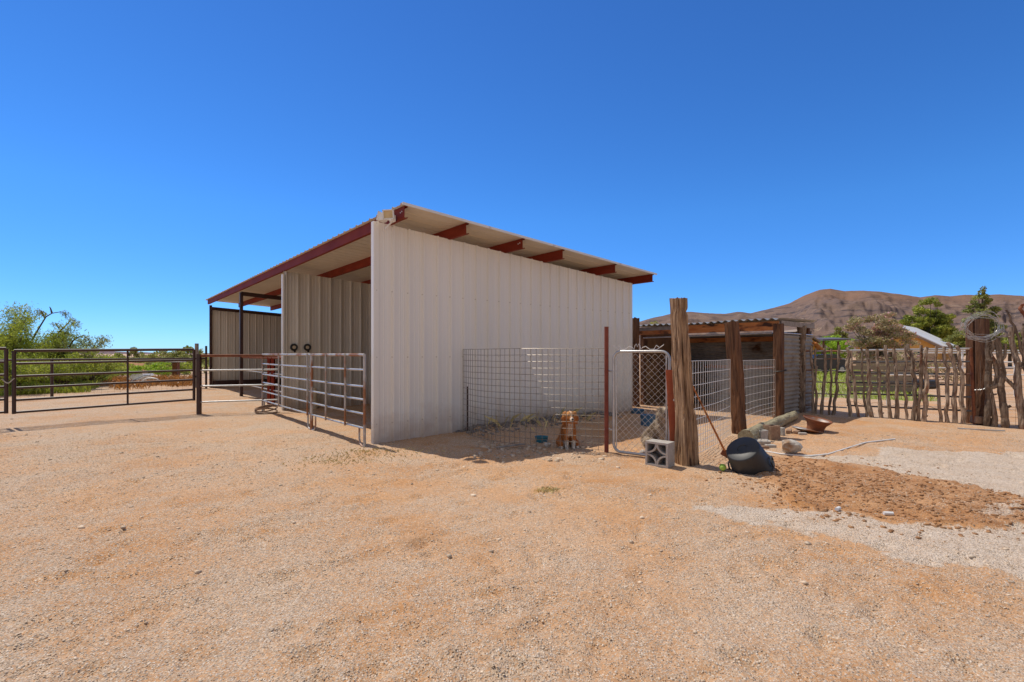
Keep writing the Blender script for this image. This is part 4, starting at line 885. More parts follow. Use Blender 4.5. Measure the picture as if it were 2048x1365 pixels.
stick([(165, 385), (160, 750), (150, 1115)], 52, 'stickdark', 301, None, None, .10, 'fence_post', 'thick dark juniper post at the rear corner of the low shed', 'post', grp, 40)
stick([(205, 380), (185, 560), (190, 800), (205, 1095)], 34, 'stick', 302, None, None, .0, 'fence_post', 'slimmer twisted juniper post just right of the thick one by the shed', 'post', grp, 40)
m_ = MB(); q = G(1589, 824); m_.tube([ez * 0, ez * 1.55 + ex * -.01], .018, 8); o = m_.build('pvc_pipe', 'white', None, True); o.location = (q.x, q.y - .05, 0); tag(o, 'thin white pipe standing upright against the dark juniper post', 'pipe')
# double gate post with wire coil
def tpost(px, y1, y0, dY, w, seed, lab, m='tie', sqr=.3):
    q = fl_at(px); Y = q.y + dY; X = (px - CX) / F * Y
    pts = [Vector((X, Y, -.08)), Vector((X + .02, Y, .9)), P(px, y1, Y)]; return post('gate_post', lab, 'post', pts, [w, w, w * .94], m, 26, .06, .09, seed, 60, square=sqr, group='paired gate posts under the wire coil')
tpost(1942, 640, 840, .22, .078, 51, 'left dark gate post of the pair carrying the wire coil')
tpost(1964, 639, 845, .12, .092, 52, 'right brown gate post of the pair carrying the wire coil')
cc = P(1965, 655, fl_at(1965).y - .14); m_ = MB(); rs = np.random.default_rng(4)
for i in range(11):
    a0 = rs.uniform(0, 6.28); rx = rs.uniform(.32, .44) ; rz_ = rs.uniform(.18, .30); oy = rs.uniform(-.05, .03); ox = rs.uniform(-.03, .03); oz = rs.uniform(-.04, .04); tl = rs.uniform(-.22, .22)
    m_.tube([cc + Vector((ox + rx * math.cos(a) - tl * .3 * math.sin(a), oy + .05 * math.sin(a * 2 + a0), oz + rz_ * math.sin(a) + tl * math.cos(a) * .35 + .012 * math.sin(5 * a + a0))) for a in np.linspace(0, 2 * PI, 44, endpoint=False)], .0036, 4, closed=True)
for k in range(3):
    m_.tube([cc + Vector((-.38 + .78 * t, -.07, -.19 + .20 * t * t - .03 * k + (-.05) * math.sin(t * PI))) for t in np.linspace(0, 1, 18)], .0055, 4)
rebase(m_.build('wire_coil', 'galv', None), cc - ez * .3); tag(S.objects['wire_coil'], 'large loose coil of grey wire hung over the paired gate posts', 'wire coil')
m_ = MB(); a = P(1951, 780, fl_at(1951).y - .07); b = P(1980, 772, fl_at(1980).y - .05)
for i in range(11):
    q = lerp(a, b, i / 10) + ez * (-.03 * math.sin(i / 10 * PI)); R_ = (b - a).normalized()
    pts = [q + R_ * .022 * math.cos(w) + (ez if i % 2 else Vector((0, -1, .2))) * .012 * math.sin(w) for w in np.linspace(0, 2 * PI, 10, endpoint=False)]; m_.tube(pts, .0045, 5, closed=True)
rebase(m_.build('gate_chain', 'galv', None), a); tag(S.objects['gate_chain.001'], 'steel chain tying the rusty end pipe to the brown gate post', 'chain')
q = G(1961, 850); m_ = MB()
R = Matrix.Rotation(-.25, 3, 'Z'); m_.box((0, 0, 0), (.33, .20, .16), R, .02); o = m_.build('timber_block', 'brick', None); o.location = (q.x, q.y - .02, .10); o.rotation_euler = (0, .12, 0); tag(o, 'brown timber block lying behind the foot of the rusty end pipe', 'block')
# rough branches to the right
gr_ = 'rough branches set upright right of the wire coil'
def bstick(seqs, w, m, seed, lab, sub=36):
    """a branch with forks, one mesh"""
    main = stick(seqs[0], w[0], m, seed, None, None, .03, 'fence_branch', lab, 'branch', gr_, sub)
    if len(seqs) > 1:
        base = Vector(main.location); bm = bmesh.new(); bm.from_mesh(main.data)
        for s_, w_ in zip(seqs[1:], w[1:]):
            pts = stick_pts(s_, .03, False); px, _ = cp(*s_[0]); r = w_ / 2 / 4.137 / F * fl_at(px).y
            mb = MB(); n_ = 14; tt = np.linspace(0, len(pts) - 1, n_); dn = []
            for i, t in enumerate(tt): a = min(int(t), len(pts) - 2); dn.append(pts[a] + (pts[a + 1] - pts[a]) * (t - a) - base)
            mb.tube(dn, [r * (1.1 - .35 * i / n_) for i in range(n_)], 10, True, .15, seed, .1)
            me = bpy.data.meshes.new('tmp'); me.from_pydata(mb.v, [], mb.f); bm.from_mesh(me); bpy.data.meshes.remove(me)
        bm.to_mesh(main.data); bm.free()
    return main
bstick([[(1722, 490), (1718, 800), (1715, 1195)]], [40], 'stickdark', 401, 'straight thick branch standing right next to the brown gate post')
bstick([[(1770, 500), (1752, 600), (1795, 720), (1790, 850), (1760, 900), (1785, 1090), (1765, 1195)], [(1760, 880), (1738, 830), (1735, 640), (1740, 520)]], [34, 26], 'stick', 402, 'forked crooked branch right of the straight thick one')
bstick([[(1798, 480), (1822, 700), (1850, 950), (1868, 1210)]], [46], 'stickdark', 403, 'dark smooth leaning timber right of the forked branch')
bstick([[(1990, 1190), (1985, 960), (1920, 870), (1840, 790), (1825, 700), (1850, 630), (1870, 530)]], [26], 'stick', 404, 'grey bent branch crossing diagonally toward the frame edge')
bstick([[(1905, 390), (1950, 640), (1985, 900), (2010, 1195)], [(1955, 640), (1925, 560)]], [46, 16], 'stick', 405, 'tall sawn topped timber leaning right near the frame edge')
bstick([[(1868, 250), (1920, 350), (1975, 480), (2005, 640), (2040, 820), (2060, 1195)]], [20], 'stickdark', 406, 'thin dark branch rising highest beside the sawn topped timber')
bstick([[(2000, 200), (1998, 240), (2030, 300), (2080, 420), (2095, 800), (2090, 1195)], [(2030, 300), (1990, 268)]], [26, 14], 'rust', 407, 'curved brown horn shaped branch at the top right frame edge')
bstick([[(2015, 360), (2030, 600), (2070, 900), (2095, 1195)]], [34], 'stickdark', 408, 'grey timber at the right frame edge under the horn shaped branch')
# welded mesh behind the branches
m_ = MB(); a, b = fl_at(1972), fl_at(2120); mesh_curve(m_, [(a.x, a.y + .12, 0), (b.x, b.y + .12, 0)], [.05 + .16 * i for i in range(9)], .16, .0032, .02, 1.4); rebase(m_.build('stock_panel', 'wire', None), (a.x, a.y, 0)); tag(S.objects['stock_panel.002'], 'rusty stock panel behind the rough branches at the right edge', 'stock panel')
# white pipe panels behind the stick gate
def white_panel(a, b, zs, lab, ups=(0, .33, .66, 1), r=.028):
    a, b = Vector(a), Vector(b); t = thing('white_pipe_fence', lab, 'fence', a, group='white pipe fences behind the stick gate'); D = b - a
    for z in zs: m_ = MB(); m_.tube([ez * z, D + ez * z], r, 8); m_.build('rail', 'white', t, True)
    for f in ups: m_ = MB(); m_.tube([D * f + ez * -.05, D * f + ez * (max(zs) + .03)], r * 1.1, 8); m_.build('post', 'white', t, True)
white_panel((11.25, 14.5, 0), (18.5, 14.2, 0), (.92, 1.30, 1.64), 'white pipe fence closest behind the gate, with three rails', (0, .3, .55, .8, 1), .022)
white_panel((14.4, 17.0, 0), (22.5, 18.5, 0), (1.05, 1.58), 'white pipe fence farther back, in front of the flowering bush', (0, .25, .5, .75, 1), .022)

# ------------------------------------------------------------------ foliage tools
def leaves(n, centres, radii, size, aspect=2.6, shell=.45, droop=0.0, seed=0, flat=0.0):
    """n leaf quads spread through ellipsoid clumps -> (V,F)"""
    r_ = np.random.default_rng(seed); k = r_.integers(0, len(centres), n); w = np.array([np.prod(x) for x in radii]) ** .75; k = r_.choice(len(centres), n, p=w / w.sum())
    d_ = r_.normal(size=(n, 3)); d_ /= np.linalg.norm(d_, axis=1)[:, None]; rad = r_.random(n) ** shell
    c = np.array(centres)[k] + d_ * np.array(radii)[k] * rad[:, None]
    a = r_.normal(size=(n, 3)); a[:, 2] *= (1 - flat); a[:, 2] -= droop; a /= np.linalg.norm(a, axis=1)[:, None]
    b = np.cross(a, r_.normal(size=(n, 3))); b /= np.linalg.norm(b, axis=1)[:, None] + 1e-9
    s_ = size * r_.uniform(.55, 1.35, n)[:, None]
    V = np.stack([c - a * s_ * .5, c + b * s_ * .5 / aspect, c + a * s_ * .5, c - b * s_ * .5 / aspect], 1).reshape(-1, 3)
    return V, np.arange(4 * n).reshape(n, 4)
def tree(name, label, cat, base, trunk_h, r0, clumps, n, size, lm, seed=0, group=None, aspect=2.4, shell=.4, limbs=True, extra=None, droop=0.0):
    """clumps: list of (dx,dy,z,rx,ry,rz)"""
    base = Vector(base); t = thing(name, label, cat, base, group=group); r_ = np.random.default_rng(seed)
    ce, ra = [], []
    for (x, y, z, a, b, c) in clumps:
        for _ in range(14):
            d_ = r_.normal(size=3); d_ /= np.linalg.norm(d_); q = r_.uniform(.45, 1.0)
            ce.append((x + d_[0] * a * q, y + d_[1] * b * q, max(.1, z + d_[2] * c * q))); s_ = r_.uniform(.22, .46); ra.append((a * s_, b * s_, c * s_ * .8))
    V, F_ = leaves(n, ce, ra, size, aspect, shell, droop, seed); o = fastmesh('crown', V, F_, lm); o.parent = t
    if extra:
        em, en, es = extra; V, F_ = leaves(en, ce, [tuple(1.05 * k for k in q) for q in ra], es, 1.4, .15, 0, seed + 5); f = fastmesh('flowers', V, F_, em); f.parent = o
    m_ = MB(); m_.tube([(0, 0, -.1), (r_.uniform(-.1, .1), 0, trunk_h * .5), (r_.uniform(-.1, .1), r_.uniform(-.1, .1), trunk_h)], [r0, r0 * .8, r0 * .6], 10, True, .15, seed)
    if limbs:
        for i in range(0, len(ce), 2):
            e = Vector(ce[i]); s_ = Vector((0, 0, trunk_h * r_.uniform(.5, 1))); mid = lerp(s_, e, .5) + Vector((r_.uniform(-.2, .2), r_.uniform(-.2, .2), r_.uniform(-.1, .15)))
            m_.tube([s_, mid, e], [r0 * .35, r0 * .22, r0 * .06], 6)
    m_.build('trunk', 'bark', t, True); return t

# mesquite thicket on the left: arching limbs with drooping leaflets
def mesquite(label, base, spread, h, nb, nl, seed, lm='mesqleaf', lean=(0, 0), group='mesquite thicket beyond the pipe gate', size=.13):
    base = Vector(base); r_ = np.random.default_rng(seed); t = thing('mesquite_bush', label, 'bush', base, group=group)
    m_ = MB(); tips = []; rad = []
    for i in range(nb):
        az = r_.uniform(0, 2 * PI); out = spread * r_.uniform(.3, 1); top = h * r_.uniform(.45, 1) * (1.12 - .35 * out / spread)
        e = Vector((math.cos(az) * out + lean[0] * top, math.sin(az) * out + lean[1] * top, top)); c_ = Vector((e.x * .25, e.y * .25, top * .75)); pts = []
        for q in np.linspace(0, 1, 9):
            p = Vector((0, 0, 0)) * (1 - q) ** 2 + c_ * 2 * q * (1 - q) + e * q * q; p = p + Vector(r_.normal(size=3)) * .035 * spread * q; pts.append(p)
        r0 = .045 * r_.uniform(.6, 1.2); m_.tube(pts, list(np.linspace(r0, .006, 9)), 6)
        for k in range(4, 9):
            for _ in range(3):
                d_ = Vector((r_.normal(), r_.normal(), r_.uniform(-.1, .9))).normalized() * r_.uniform(.2, .6) * spread * .35
                p2 = pts[k] + d_; m_.tube([pts[k], lerp(pts[k], p2, .5) + Vector((0, 0, .04)), p2], [.008, .006, .003], 4)
                tips += [tuple(lerp(pts[k], p2, .6)), tuple(p2)]; rad += [(.16 * spread, .16 * spread, .13 * spread)] * 2
            tips.append(tuple(pts[k])); rad.append((.15 * spread, .15 * spread, .14 * spread))
    V, F_ = leaves(nl, tips, rad, size, 4.5, .5, .7, seed); V[:, 2] = np.maximum(V[:, 2], .02)
    o = fastmesh('foliage', V, F_, lm); o.parent = t; m_.build('branches', 'bark', t, True); return t
def at(px, Y): return ((px - CX) / F * Y, Y, 0)
mesquite('dense green mesquite bush at the left frame edge behind the wire fence', at(10, 21), 2.3, 3.7, 26, 17000, 1)
mesquite('mesquite bush with bare arching branches against the sky', at(75, 22.5), 2.2, 2.6, 22, 13000, 2, lean=(.18, 0))
mesquite('pale tipped mesquite bush at the right end of the thicket', at(140, 23.5), 1.7, 2.6, 16, 5500, 3, 'mesqpale', lean=(.25, 0))
mesquite('low green mesquite bush in front of the thicket behind the fence post', at(120, 20.6), 1.6, 1.7, 18, 9000, 4)
mesquite('low green mesquite bush filling the gap by the gate leaves', at(30, 18.6), 1.5, 1.6, 18, 9000, 5)
mesquite('low rounded mesquite bush right of the fence post', at(178, 23.0), 1.7, 1.45, 18, 7500, 6)
# two long bare arching limbs of the tall bush
def arch(o_parent, pts, r0): 
    m_ = MB(); base = Vector(o_parent.location); m_.tube([Vector(p) - base for p in pts], list(np.linspace(r0, .008, len(pts))), 6); return m_
bush2 = [o for o in S.objects if o.get('label', '').startswith('mesquite bush with bare')][0]
m_ = MB(); bb0 = Vector(bush2.location)
for seq in ([(58, 695), (70, 670), (82, 650), (92, 634), (104, 627), (122, 624), (131, 628)], [(100, 682), (115, 668), (128, 655), (136, 647), (142, 640), (150, 642)], [(138, 695), (146, 682), (156, 675), (168, 672), (176, 678), (181, 688)], [(104, 627), (101, 617), (99, 614)], [(90, 637), (82, 622), (77, 622)], [(120, 663), (135, 668), (145, 672)], [(60, 690), (52, 672), (47, 655)]):
    m_.tube([P(a, b, bb0.y) - bb0 for a, b in seq], list(np.linspace(.04, .012, len(seq))), 6)
o = m_.build('bare_limb', 'bark', bush2, True)
V, F_ = [], []
pts = [P(a, b, bb0.y) - bb0 for a, b in ((80, 622), (77, 627), (86, 628), (128, 627), (133, 630), (140, 640), (146, 648), (150, 645), (155, 650), (135, 660), (110, 650), (118, 655), (172, 676), (178, 682), (181, 690), (160, 680), (165, 690), (150, 690), (125, 680), (130, 670))]
V, F_ = leaves(900, [tuple(p) for p in pts], [(.16, .2, .16)] * len(pts), .15, 5.5, .5, 1.0, 77); f = fastmesh('limb_leaves', V, F_, 'mesqpale'); f.parent = o

# small far trees and shrubs on the left horizon
grp = 'shrubs on the left horizon'
tree('shrub', 'dark narrow shrub on the horizon left of the gate centre upright', 'shrub', at(232, 60), .5, .08, [(0, 0, .8, 1.0, 1, .8)], 900, .3, 'treeleaf', 11, grp)
tree('shrub', 'dark upright shrub on the horizon right of the gate centre upright', 'shrub', at(267, 60), .6, .1, [(0, 0, 1.0, .9, .9, 1.2)], 1200, .3, 'junleaf', 12, grp)
tree('shrub', 'scraggly shrub on the horizon left of the yellow green bush', 'shrub', at(297, 55), .6, .08, [(0, 0, 1.0, .9, .9, .8)], 600, .26, 'treeleaf', 13, grp)
tree('shrub', 'broad yellow green bush on the horizon behind the gate top rail', 'bush', at(345, 48), .5, .1, [(-.8, 0, .9, 1.4, 1.2, 1.0), (.9, 0, 1.0, 1.3, 1.2, .9)], 3600, .22, 'mesqpale', 14, grp)
tree('shrub', 'dark round headed tree above the gate top rail near its latch', 'tree', at(373, 50), 1.2, .1, [(0, 0, 1.7, .75, .75, .7)], 900, .24, 'treeleaf', 15, grp)
tree('shrub', 'pale open shrub between the gate latch and the barn', 'shrub', at(396, 45), .7, .08, [(0, 0, 1.1, .8, .8, .9)], 900, .2, 'mesqpale', 16, grp)
for i, (px, Y, s_, lm, lab) in enumerate(((225, 34, 1.0, 'mesqleaf', 'leafy green bush behind the middle of the pipe gate'), (300, 33, 1.0, 'freshleaf', 'bright green bush behind the white scrap'), (360, 36, 1.1, 'mesqleaf', 'green bush behind the dry weeds near the gate latch'), (190, 30, .9, 'mesqleaf', 'green bush just right of the mesquite thicket'))):
    tree('shrub', lab, 'bush', at(px, Y), .3, .05, [(-.6, 0, .35 * s_, .9 * s_, .9, .45 * s_), (.6, 0, .45 * s_, .9 * s_, .9, .5 * s_)], 2200, .16, lm, 30 + i, 'green bushes behind the wire fence')
def scrub(n, seed):
    r_ = np.random.default_rng(seed); ce, ra = [], []
    for _ in range(n):
        Y = r_.uniform(38, 150); px = r_.uniform(-40, 420); h = r_.uniform(.5, 1.25); w = h * r_.uniform(.8, 1.6); c = at(px, Y)
        for _ in range(4): ce.append((c[0] + r_.normal() * w * .6, c[1] + r_.normal() * w * .5, h * r_.uniform(.25, .75))); ra.append((w * .5, w * .5, h * .38))
    V, F_ = leaves(26000, ce, ra, .34, 2.0, .4, 0, seed); V[:, 2] = np.maximum(V[:, 2], 0); return fastmesh('distant_scrub', V, F_, 'mesqpale')
tag(scrub(150, 61), 'low yellow green desert scrub stretching to the left horizon', 'scrub', kind='stuff')
# earth mound and tin table beyond
xm = at(255, 42); m_ = MB(); n1, n2 = 26, 14; vs = []; fs = []
for i in range(n1):
    for j in range(n2):
        u_, v_ = i / (n1 - 1) * 2 - 1, j / (n2 - 1) * 2 - 1; hgt = max(0, 1 - u_ * u_) ** .8 * max(0, 1 - v_ * v_) * (1.0 + .25 * float(vnoise(u_ * 4, v_ * 4)))
        vs.append((u_ * 2.9, v_ * 2.2, hgt * .85 - .03))
for i in range(n1 - 1):
    for j in range(n2 - 1): fs.append((i * n2 + j, i * n2 + j + 1, (i + 1) * n2 + j + 1, (i + 1) * n2 + j))
m_.add(vs, fs); o = m_.build('earth_mound', 'clod', None, True); o.location = xm; tag(o, 'reddish heap of earth beyond the wire fence', 'mound', kind='structure')
t = thing('outdoor_table', 'rusty pedestal table standing in the scrub near the barn', 'table', at(352, 34)); m_ = MB(); m_.box((0, 0, .98), (1.0, .7, .06)); m_.build('table_top', 'block', t); m_ = MB(); m_.box((0, 0, .47), (.34, .3, .95)); m_.build('pedestal', 'rust', t)
# white scrap
W0 = P(282, 772, 24.5)
ws = thing('scrap_fender', 'white scrap body with a round hoop lying among dry weeds', 'scrap', (W0.x, W0.y, 0)); wo_ = Vector((W0.x, W0.y, 0))
m_ = MB(); hc = P(302, 767, 24.3) - wo_; m_.tube([hc + Vector((.36 * math.cos(a), .10 * math.cos(a), .25 * math.sin(a))) for a in np.linspace(0, 2 * PI, 28, endpoint=False)], .055, 8, closed=True); m_.build('hoop', 'white', ws, True)
m_ = MB(); a = P(243, 768, 24.6) - wo_; b = P(290, 763, 24.5) - wo_; c = P(290, 773, 24.5) - wo_; d_ = P(250, 770, 24.6) - wo_; m_.prism([a, b, c, d_], (.05, .5, .02)); m_.build('tapered_arm', 'white', ws)
m_ = MB(); a = P(256, 757, 25) - wo_; m_.prism([P(255, 759, 25) - wo_, P(264, 749, 25) - wo_, P(285, 748, 25) - wo_, P(288, 752, 25) - wo_, P(263, 762, 25) - wo_], (.1, .6, .0)); m_.build('bent_panel', 'white', ws)
m_ = MB(); m_.tube([P(262, 764, 24.6) - wo_, P(288, 752, 24.6) - wo_, P(300, 751, 24.6) - wo_], .045, 6); m_.tube([P(225, 783, 23) - wo_, P(318, 776, 23.5) - wo_], .03, 6); m_.build('brace', 'galv', ws, True)
# weeds and lawn as uncountable cover
def blades(n, sampler, hgt, wid, m, seed, name, bend=.5):
    r_ = np.random.default_rng(seed); xy = sampler(r_, n); n = len(xy); z = gz(xy[:, 0], xy[:, 1]); h = hgt * r_.uniform(.4, 1.2, n); az = r_.uniform(0, 2 * PI, n); be = bend * r_.random(n) * h
    dx, dy = np.cos(az), np.sin(az); px_, py_ = -dy * wid, dx * wid
    b0 = np.stack([xy[:, 0] - px_, xy[:, 1] - py_, z - .01], 1); b1 = np.stack([xy[:, 0] + px_, xy[:, 1] + py_, z - .01], 1)
    m0 = np.stack([xy[:, 0] + dx * be * .3 + px_ * .7, xy[:, 1] + dy * be * .3 + py_ * .7, z + h * .6], 1); tp = np.stack([xy[:, 0] + dx * be, xy[:, 1] + dy * be, z + h], 1)
    V = np.stack([b0, b1, m0, tp], 1).reshape(-1, 3); o = fastmesh(name, V, np.arange(4 * n).reshape(n, 4), m); return o
def box_sampler(x0, x1, y0, y1, clump=0.0):
    def f(r_, n):
        p = np.stack([r_.uniform(x0, x1, n), r_.uniform(y0, y1, n)], 1)
        if clump: k = fbm(p[:, 0] * .9 + 3, p[:, 1] * .9, 3); p = p[k > clump - .5]
        return p
    return f
def quad_sampler(a, b, c, d_, clump=None):
    a, b, c, d_ = [np.array(q[:2]) for q in (a, b, c, d_)]
    def f(r_, n):
        u_, v_ = r_.random(n)[:, None], r_.random(n)[:, None]; p = (a * (1 - u_) + b * u_) * (1 - v_) + (d_ * (1 - u_) + c * u_) * v_
        if clump is not None: k = fbm(p[:, 0] * .9 + 3, p[:, 1] * .9, 3); p = p[k > clump]
        return p
    return f
tag(blades(5200, quad_sampler(at(150, 19.2), at(392, 23.5), at(400, 31), at(170, 28), .04), .30, .012, 'dry', 1, 'dry_weeds', 1.0), 'orange brown dry weeds beyond the wire fence', 'weeds', kind='stuff')
tag(blades(9000, quad_sampler(at(0, 17.5), at(180, 19.5), at(230, 30), at(0, 25), -.2), .34, .012, 'mesqleaf', 8, 'green_weeds', .9), 'green weeds under the mesquite thicket', 'weeds', kind='stuff')
def lawn_s(r_, n):
    p = np.stack([r_.uniform(9, 40, n), r_.uniform(15.5, 60, n)], 1); return p[inpoly(p[:, 0], p[:, 1], LAWN)]
tag(blades(60000, lawn_s, .16, .012, 'lawn', 2, 'lawn_grass', .8), 'bright green grass behind the stick fence', 'grass', kind='stuff')
c_ = G(690, 915)
def straw_s(r_, n):
    c = r_.integers(0, 5, n); ctr = np.array([[G(700, 918).x, G(700, 918).y], [G(735, 905).x, G(735, 905).y], [G(650, 922).x, G(650, 922).y], [G(1095, 985).x, G(1095, 985).y], [G(800, 905).x, G(800, 905).y]]); s_ = np.array([[.35, .2], [.3, .16], [.3, .2], [.07, .05], [.4, .2]]); return ctr[c] + r_.normal(size=(n, 2)) * s_[c]
tag(blades(900, straw_s, .032, .0016, 'straw', 3, 'straw_tufts', 2.6), 'short dry straw tufts on the sand by the barn corner', 'dry grass', kind='stuff')
def twig_s(r_, n):
    lx = r_.uniform(1.8, 5.0, n); ly = -np.abs(r_.normal(.35, .3, n)); return np.stack([BO.x + BX.x * lx + BY.x * ly, BO.y + BX.y * lx + BY.y * ly], 1)
tag(blades(60, twig_s, .24, .0025, 'straw', 4, 'dead_twigs', 1.6), 'dead twigs and stalks along the foot of the barn wall', 'twigs', kind='stuff')

# ------------------------------------------------------------------ loose stones: uncountable cover
OCT = np.array([(1, 0, 0), (-1, 0, 0), (0, 1, 0), (0, -1, 0), (0, 0, 1), (0, 0, -1)], float)
OF = np.array([(0, 2, 4), (2, 1, 4), (1, 3, 4), (3, 0, 4), (2, 0, 5), (1, 2, 5), (3, 1, 5), (0, 3, 5)])
CUB = np.array([(x, y, z) for x in (-1, 1) for y in (-1, 1) for z in (-1, 1)], float) * .7
CF = np.array([(0, 1, 3), (0, 3, 2), (4, 6, 7), (4, 7, 5), (0, 4, 5), (0, 5, 1), (2, 3, 7), (2, 7, 6), (0, 2, 6), (0, 6, 4), (1, 5, 7), (1, 7, 3)])
def stones(name, xy, size, m, seed, flat=.6, base=CUB, bf=CF):
    r_ = np.random.default_rng(seed); n = len(xy); nv = len(base); z = gtop(xy[:, 0], xy[:, 1])
    sc_ = size[:, None, None] * np.stack([r_.uniform(.7, 1.4, n), r_.uniform(.6, 1.1, n), flat * r_.uniform(.6, 1.2, n)], 1)[:, None, :]
    v = base[None] * (1 + r_.uniform(-.35, .35, (n, nv, 3))) * sc_
    a = r_.uniform(0, 2 * PI, n)[:, None]; x = v[..., 0] * np.cos(a) - v[..., 1] * np.sin(a); y = v[..., 0] * np.sin(a) + v[..., 1] * np.cos(a)
    V = np.stack([x + xy[:, :1], y + xy[:, 1:2], v[..., 2] + (z + size * flat * .25)[:, None]], -1).reshape(-1, 3)
    F_ = (bf[None] + (np.arange(n) * nv)[:, None, None]).reshape(-1, 3); return fastmesh(name, V, F_, m)
r_ = np.random.default_rng(5)
n = 110000; Yv = 1.6 * (9.5 / 1.6) ** (r_.random(n) ** .9); Xv = (r_.random(n) * 2.3 - 1.15) * Yv; xy = np.stack([Xv, Yv], 1)
k = fbm(Xv * .8, Yv * .8, 4) + r_.normal(0, .25, n); xy = xy[k > -.15]
lx = (xy[:, 0] - BO.x) * BX.x + (xy[:, 1] - BO.y) * BX.y; ly = (xy[:, 0] - BO.x) * BY.x + (xy[:, 1] - BO.y) * BY.y
xy = xy[~((ly > -.05) & (lx > -.0))]; sz = .0022 + .0036 * r_.random(len(xy)) ** 2 + .006 * (r_.random(len(xy)) > .993)
tag(stones('gravel', xy, sz * (.7 + .16 * xy[:, 1]), 'pebble', 6, .42), 'fine loose gravel scattered over the sandy yard', 'gravel', kind='stuff')
n = 300; Yv = r_.uniform(3.0, 13, n); Xv = (r_.random(n) * 2.1 - 1.05) * Yv; xy = np.stack([Xv, Yv], 1); lx = (xy[:, 0] - BO.x) * BX.x + (xy[:, 1] - BO.y) * BX.y; ly = (xy[:, 0] - BO.x) * BY.x + (xy[:, 1] - BO.y) * BY.y; xy = xy[~((ly > -.05) & (lx > -.0))]
tag(stones('loose_stones', xy, .008 + .022 * r_.random(len(xy)) ** 3, 'pebble', 7), 'scattered small stones on the sandy yard', 'stones', kind='stuff')
n = 34000; xy = np.stack([r_.uniform(1.5, 9.5, n), r_.uniform(3.6, 7.4, n)], 1); jx = xy[:, 0] + .7 * fbm(xy[:, 0] * 1.7, xy[:, 1] * 1.7, 4) + r_.normal(0, .28, n); jy = xy[:, 1] + .6 * fbm(xy[:, 0] * 1.7 + 50, xy[:, 1] * 1.7 + 9, 4) + r_.normal(0, .24, n); xy = xy[inpoly(jx, jy, CLOD) & (fbm(xy[:, 0] * 2, xy[:, 1] * 2, 3) > -.6)]
tag(stones('earth_clods', xy, 0.004 + .022 * r_.random(len(xy)) ** 5, 'clod', 9, .5), 'band of dug up reddish clods right of the black tub', 'clods', kind='stuff')
n = 1500; lx = r_.uniform(1.7, 6.3, n); ly = -np.abs(r_.normal(.2, .16, n)) - .03; xy = np.stack([BO.x + BX.x * lx + BY.x * ly, BO.y + BX.y * lx + BY.y * ly], 1)
tag(stones('rubble', xy, .012 + .04 * r_.random(n) ** 2.2, 'darkclod', 10, .8), 'grey rubble banked along the foot of the barn end wall', 'rubble', kind='stuff')
n = 260; xy = np.stack([r_.uniform(-.6, 1.4, n), r_.uniform(6.9, 8.6, n)], 1)
tag(stones('pen_stones', xy, .010 + .035 * r_.random(n) ** 2.2, 'pebble', 13, .7), 'small stones in the shade in front of the wire fence', 'stones', kind='stuff')

# ------------------------------------------------------------------ houses and yard on the right
def V2(px, Y): return Vector(((px - CX) / F * Y, Y, 0))
hc = V2(1880, 50); hg = V2(1702, 53.5); du = (hg - hc).normalized(); Wg = (hg - hc).length; dn_ = Vector((du.y, -du.x, 0)); dn_ = -dn_ if dn_.y < 0 else dn_   # gable along du, house runs back along dn_
dn_ = (dn_ + Vector((.55, 0, 0))).normalized()
hz = lambda y, Y: EYE + (HY - y) / F * Y
eave, peak = hz(692, 50), hz(650, 52)
hs_ = thing('house', 'ochre and tan house with a white metal gable roof behind the flowering bush', 'house', hc)
m_ = MB(); pg = [du * .35, du * (Wg - .35), du * (Wg - .35) + ez * (eave - .1), du * (Wg * .5) + ez * (peak - .15), du * .35 + ez * (eave - .1)]; m_.prism([q + dn_ * .5 for q in pg], dn_ * 11); hw = m_.build('wall', 'stucco', hs_)
m_ = MB(); pg = [du * .34, du * (Wg - .34), du * (Wg - .34) + ez * 1.9, du * .34 + ez * 1.9]; m_.prism([q + dn_ * .46 for q in pg], dn_ * .03); m_.build('lower_wall', 'tan', hs_)
m_ = MB()
for s0 in (0, 1):
    a = du * (-.25 if s0 == 0 else Wg + .25) + ez * (eave - .12); b = du * (Wg * .5) + ez * peak
    m_.prism([a, b, b + ez * .10, a + ez * .10], dn_ * 12)
m_.build('roof', 'whiteroof', hs_)
m_ = MB()
for s0 in (0, 1):
    a = du * (-.25 if s0 == 0 else Wg + .25) + ez * (eave - .36); b = du * (Wg * .5) + ez * (peak - .24); m_.prism([q - dn_ * .04 for q in (a, b, b + ez * .23, a + ez * .23)], dn_ * .05)
a = du * -.27 + ez * (eave - .36); m_.prism([a, a + dn_ * 12, a + dn_ * 12 + ez * .23, a + ez * .23], du * .05)
m_.build('fascia', 'fascia', hs_)
for f in (.2, .68):
    m_ = MB(); c = du * (Wg * f) + dn_ * .44 + ez * 1.35; m_.prism([c, c + du * 1.1, c + du * 1.1 + ez * .6, c + ez * .6], dn_ * .04); w_ = m_.build('window', 'white', hs_)
    m_ = MB(); c = c + du * .07 + ez * .07 - dn_ * .01; m_.prism([c, c + du * .96, c + du * .96 + ez * .46, c + ez * .46], dn_ * .02); m_.build('pane', 'glass', w_)
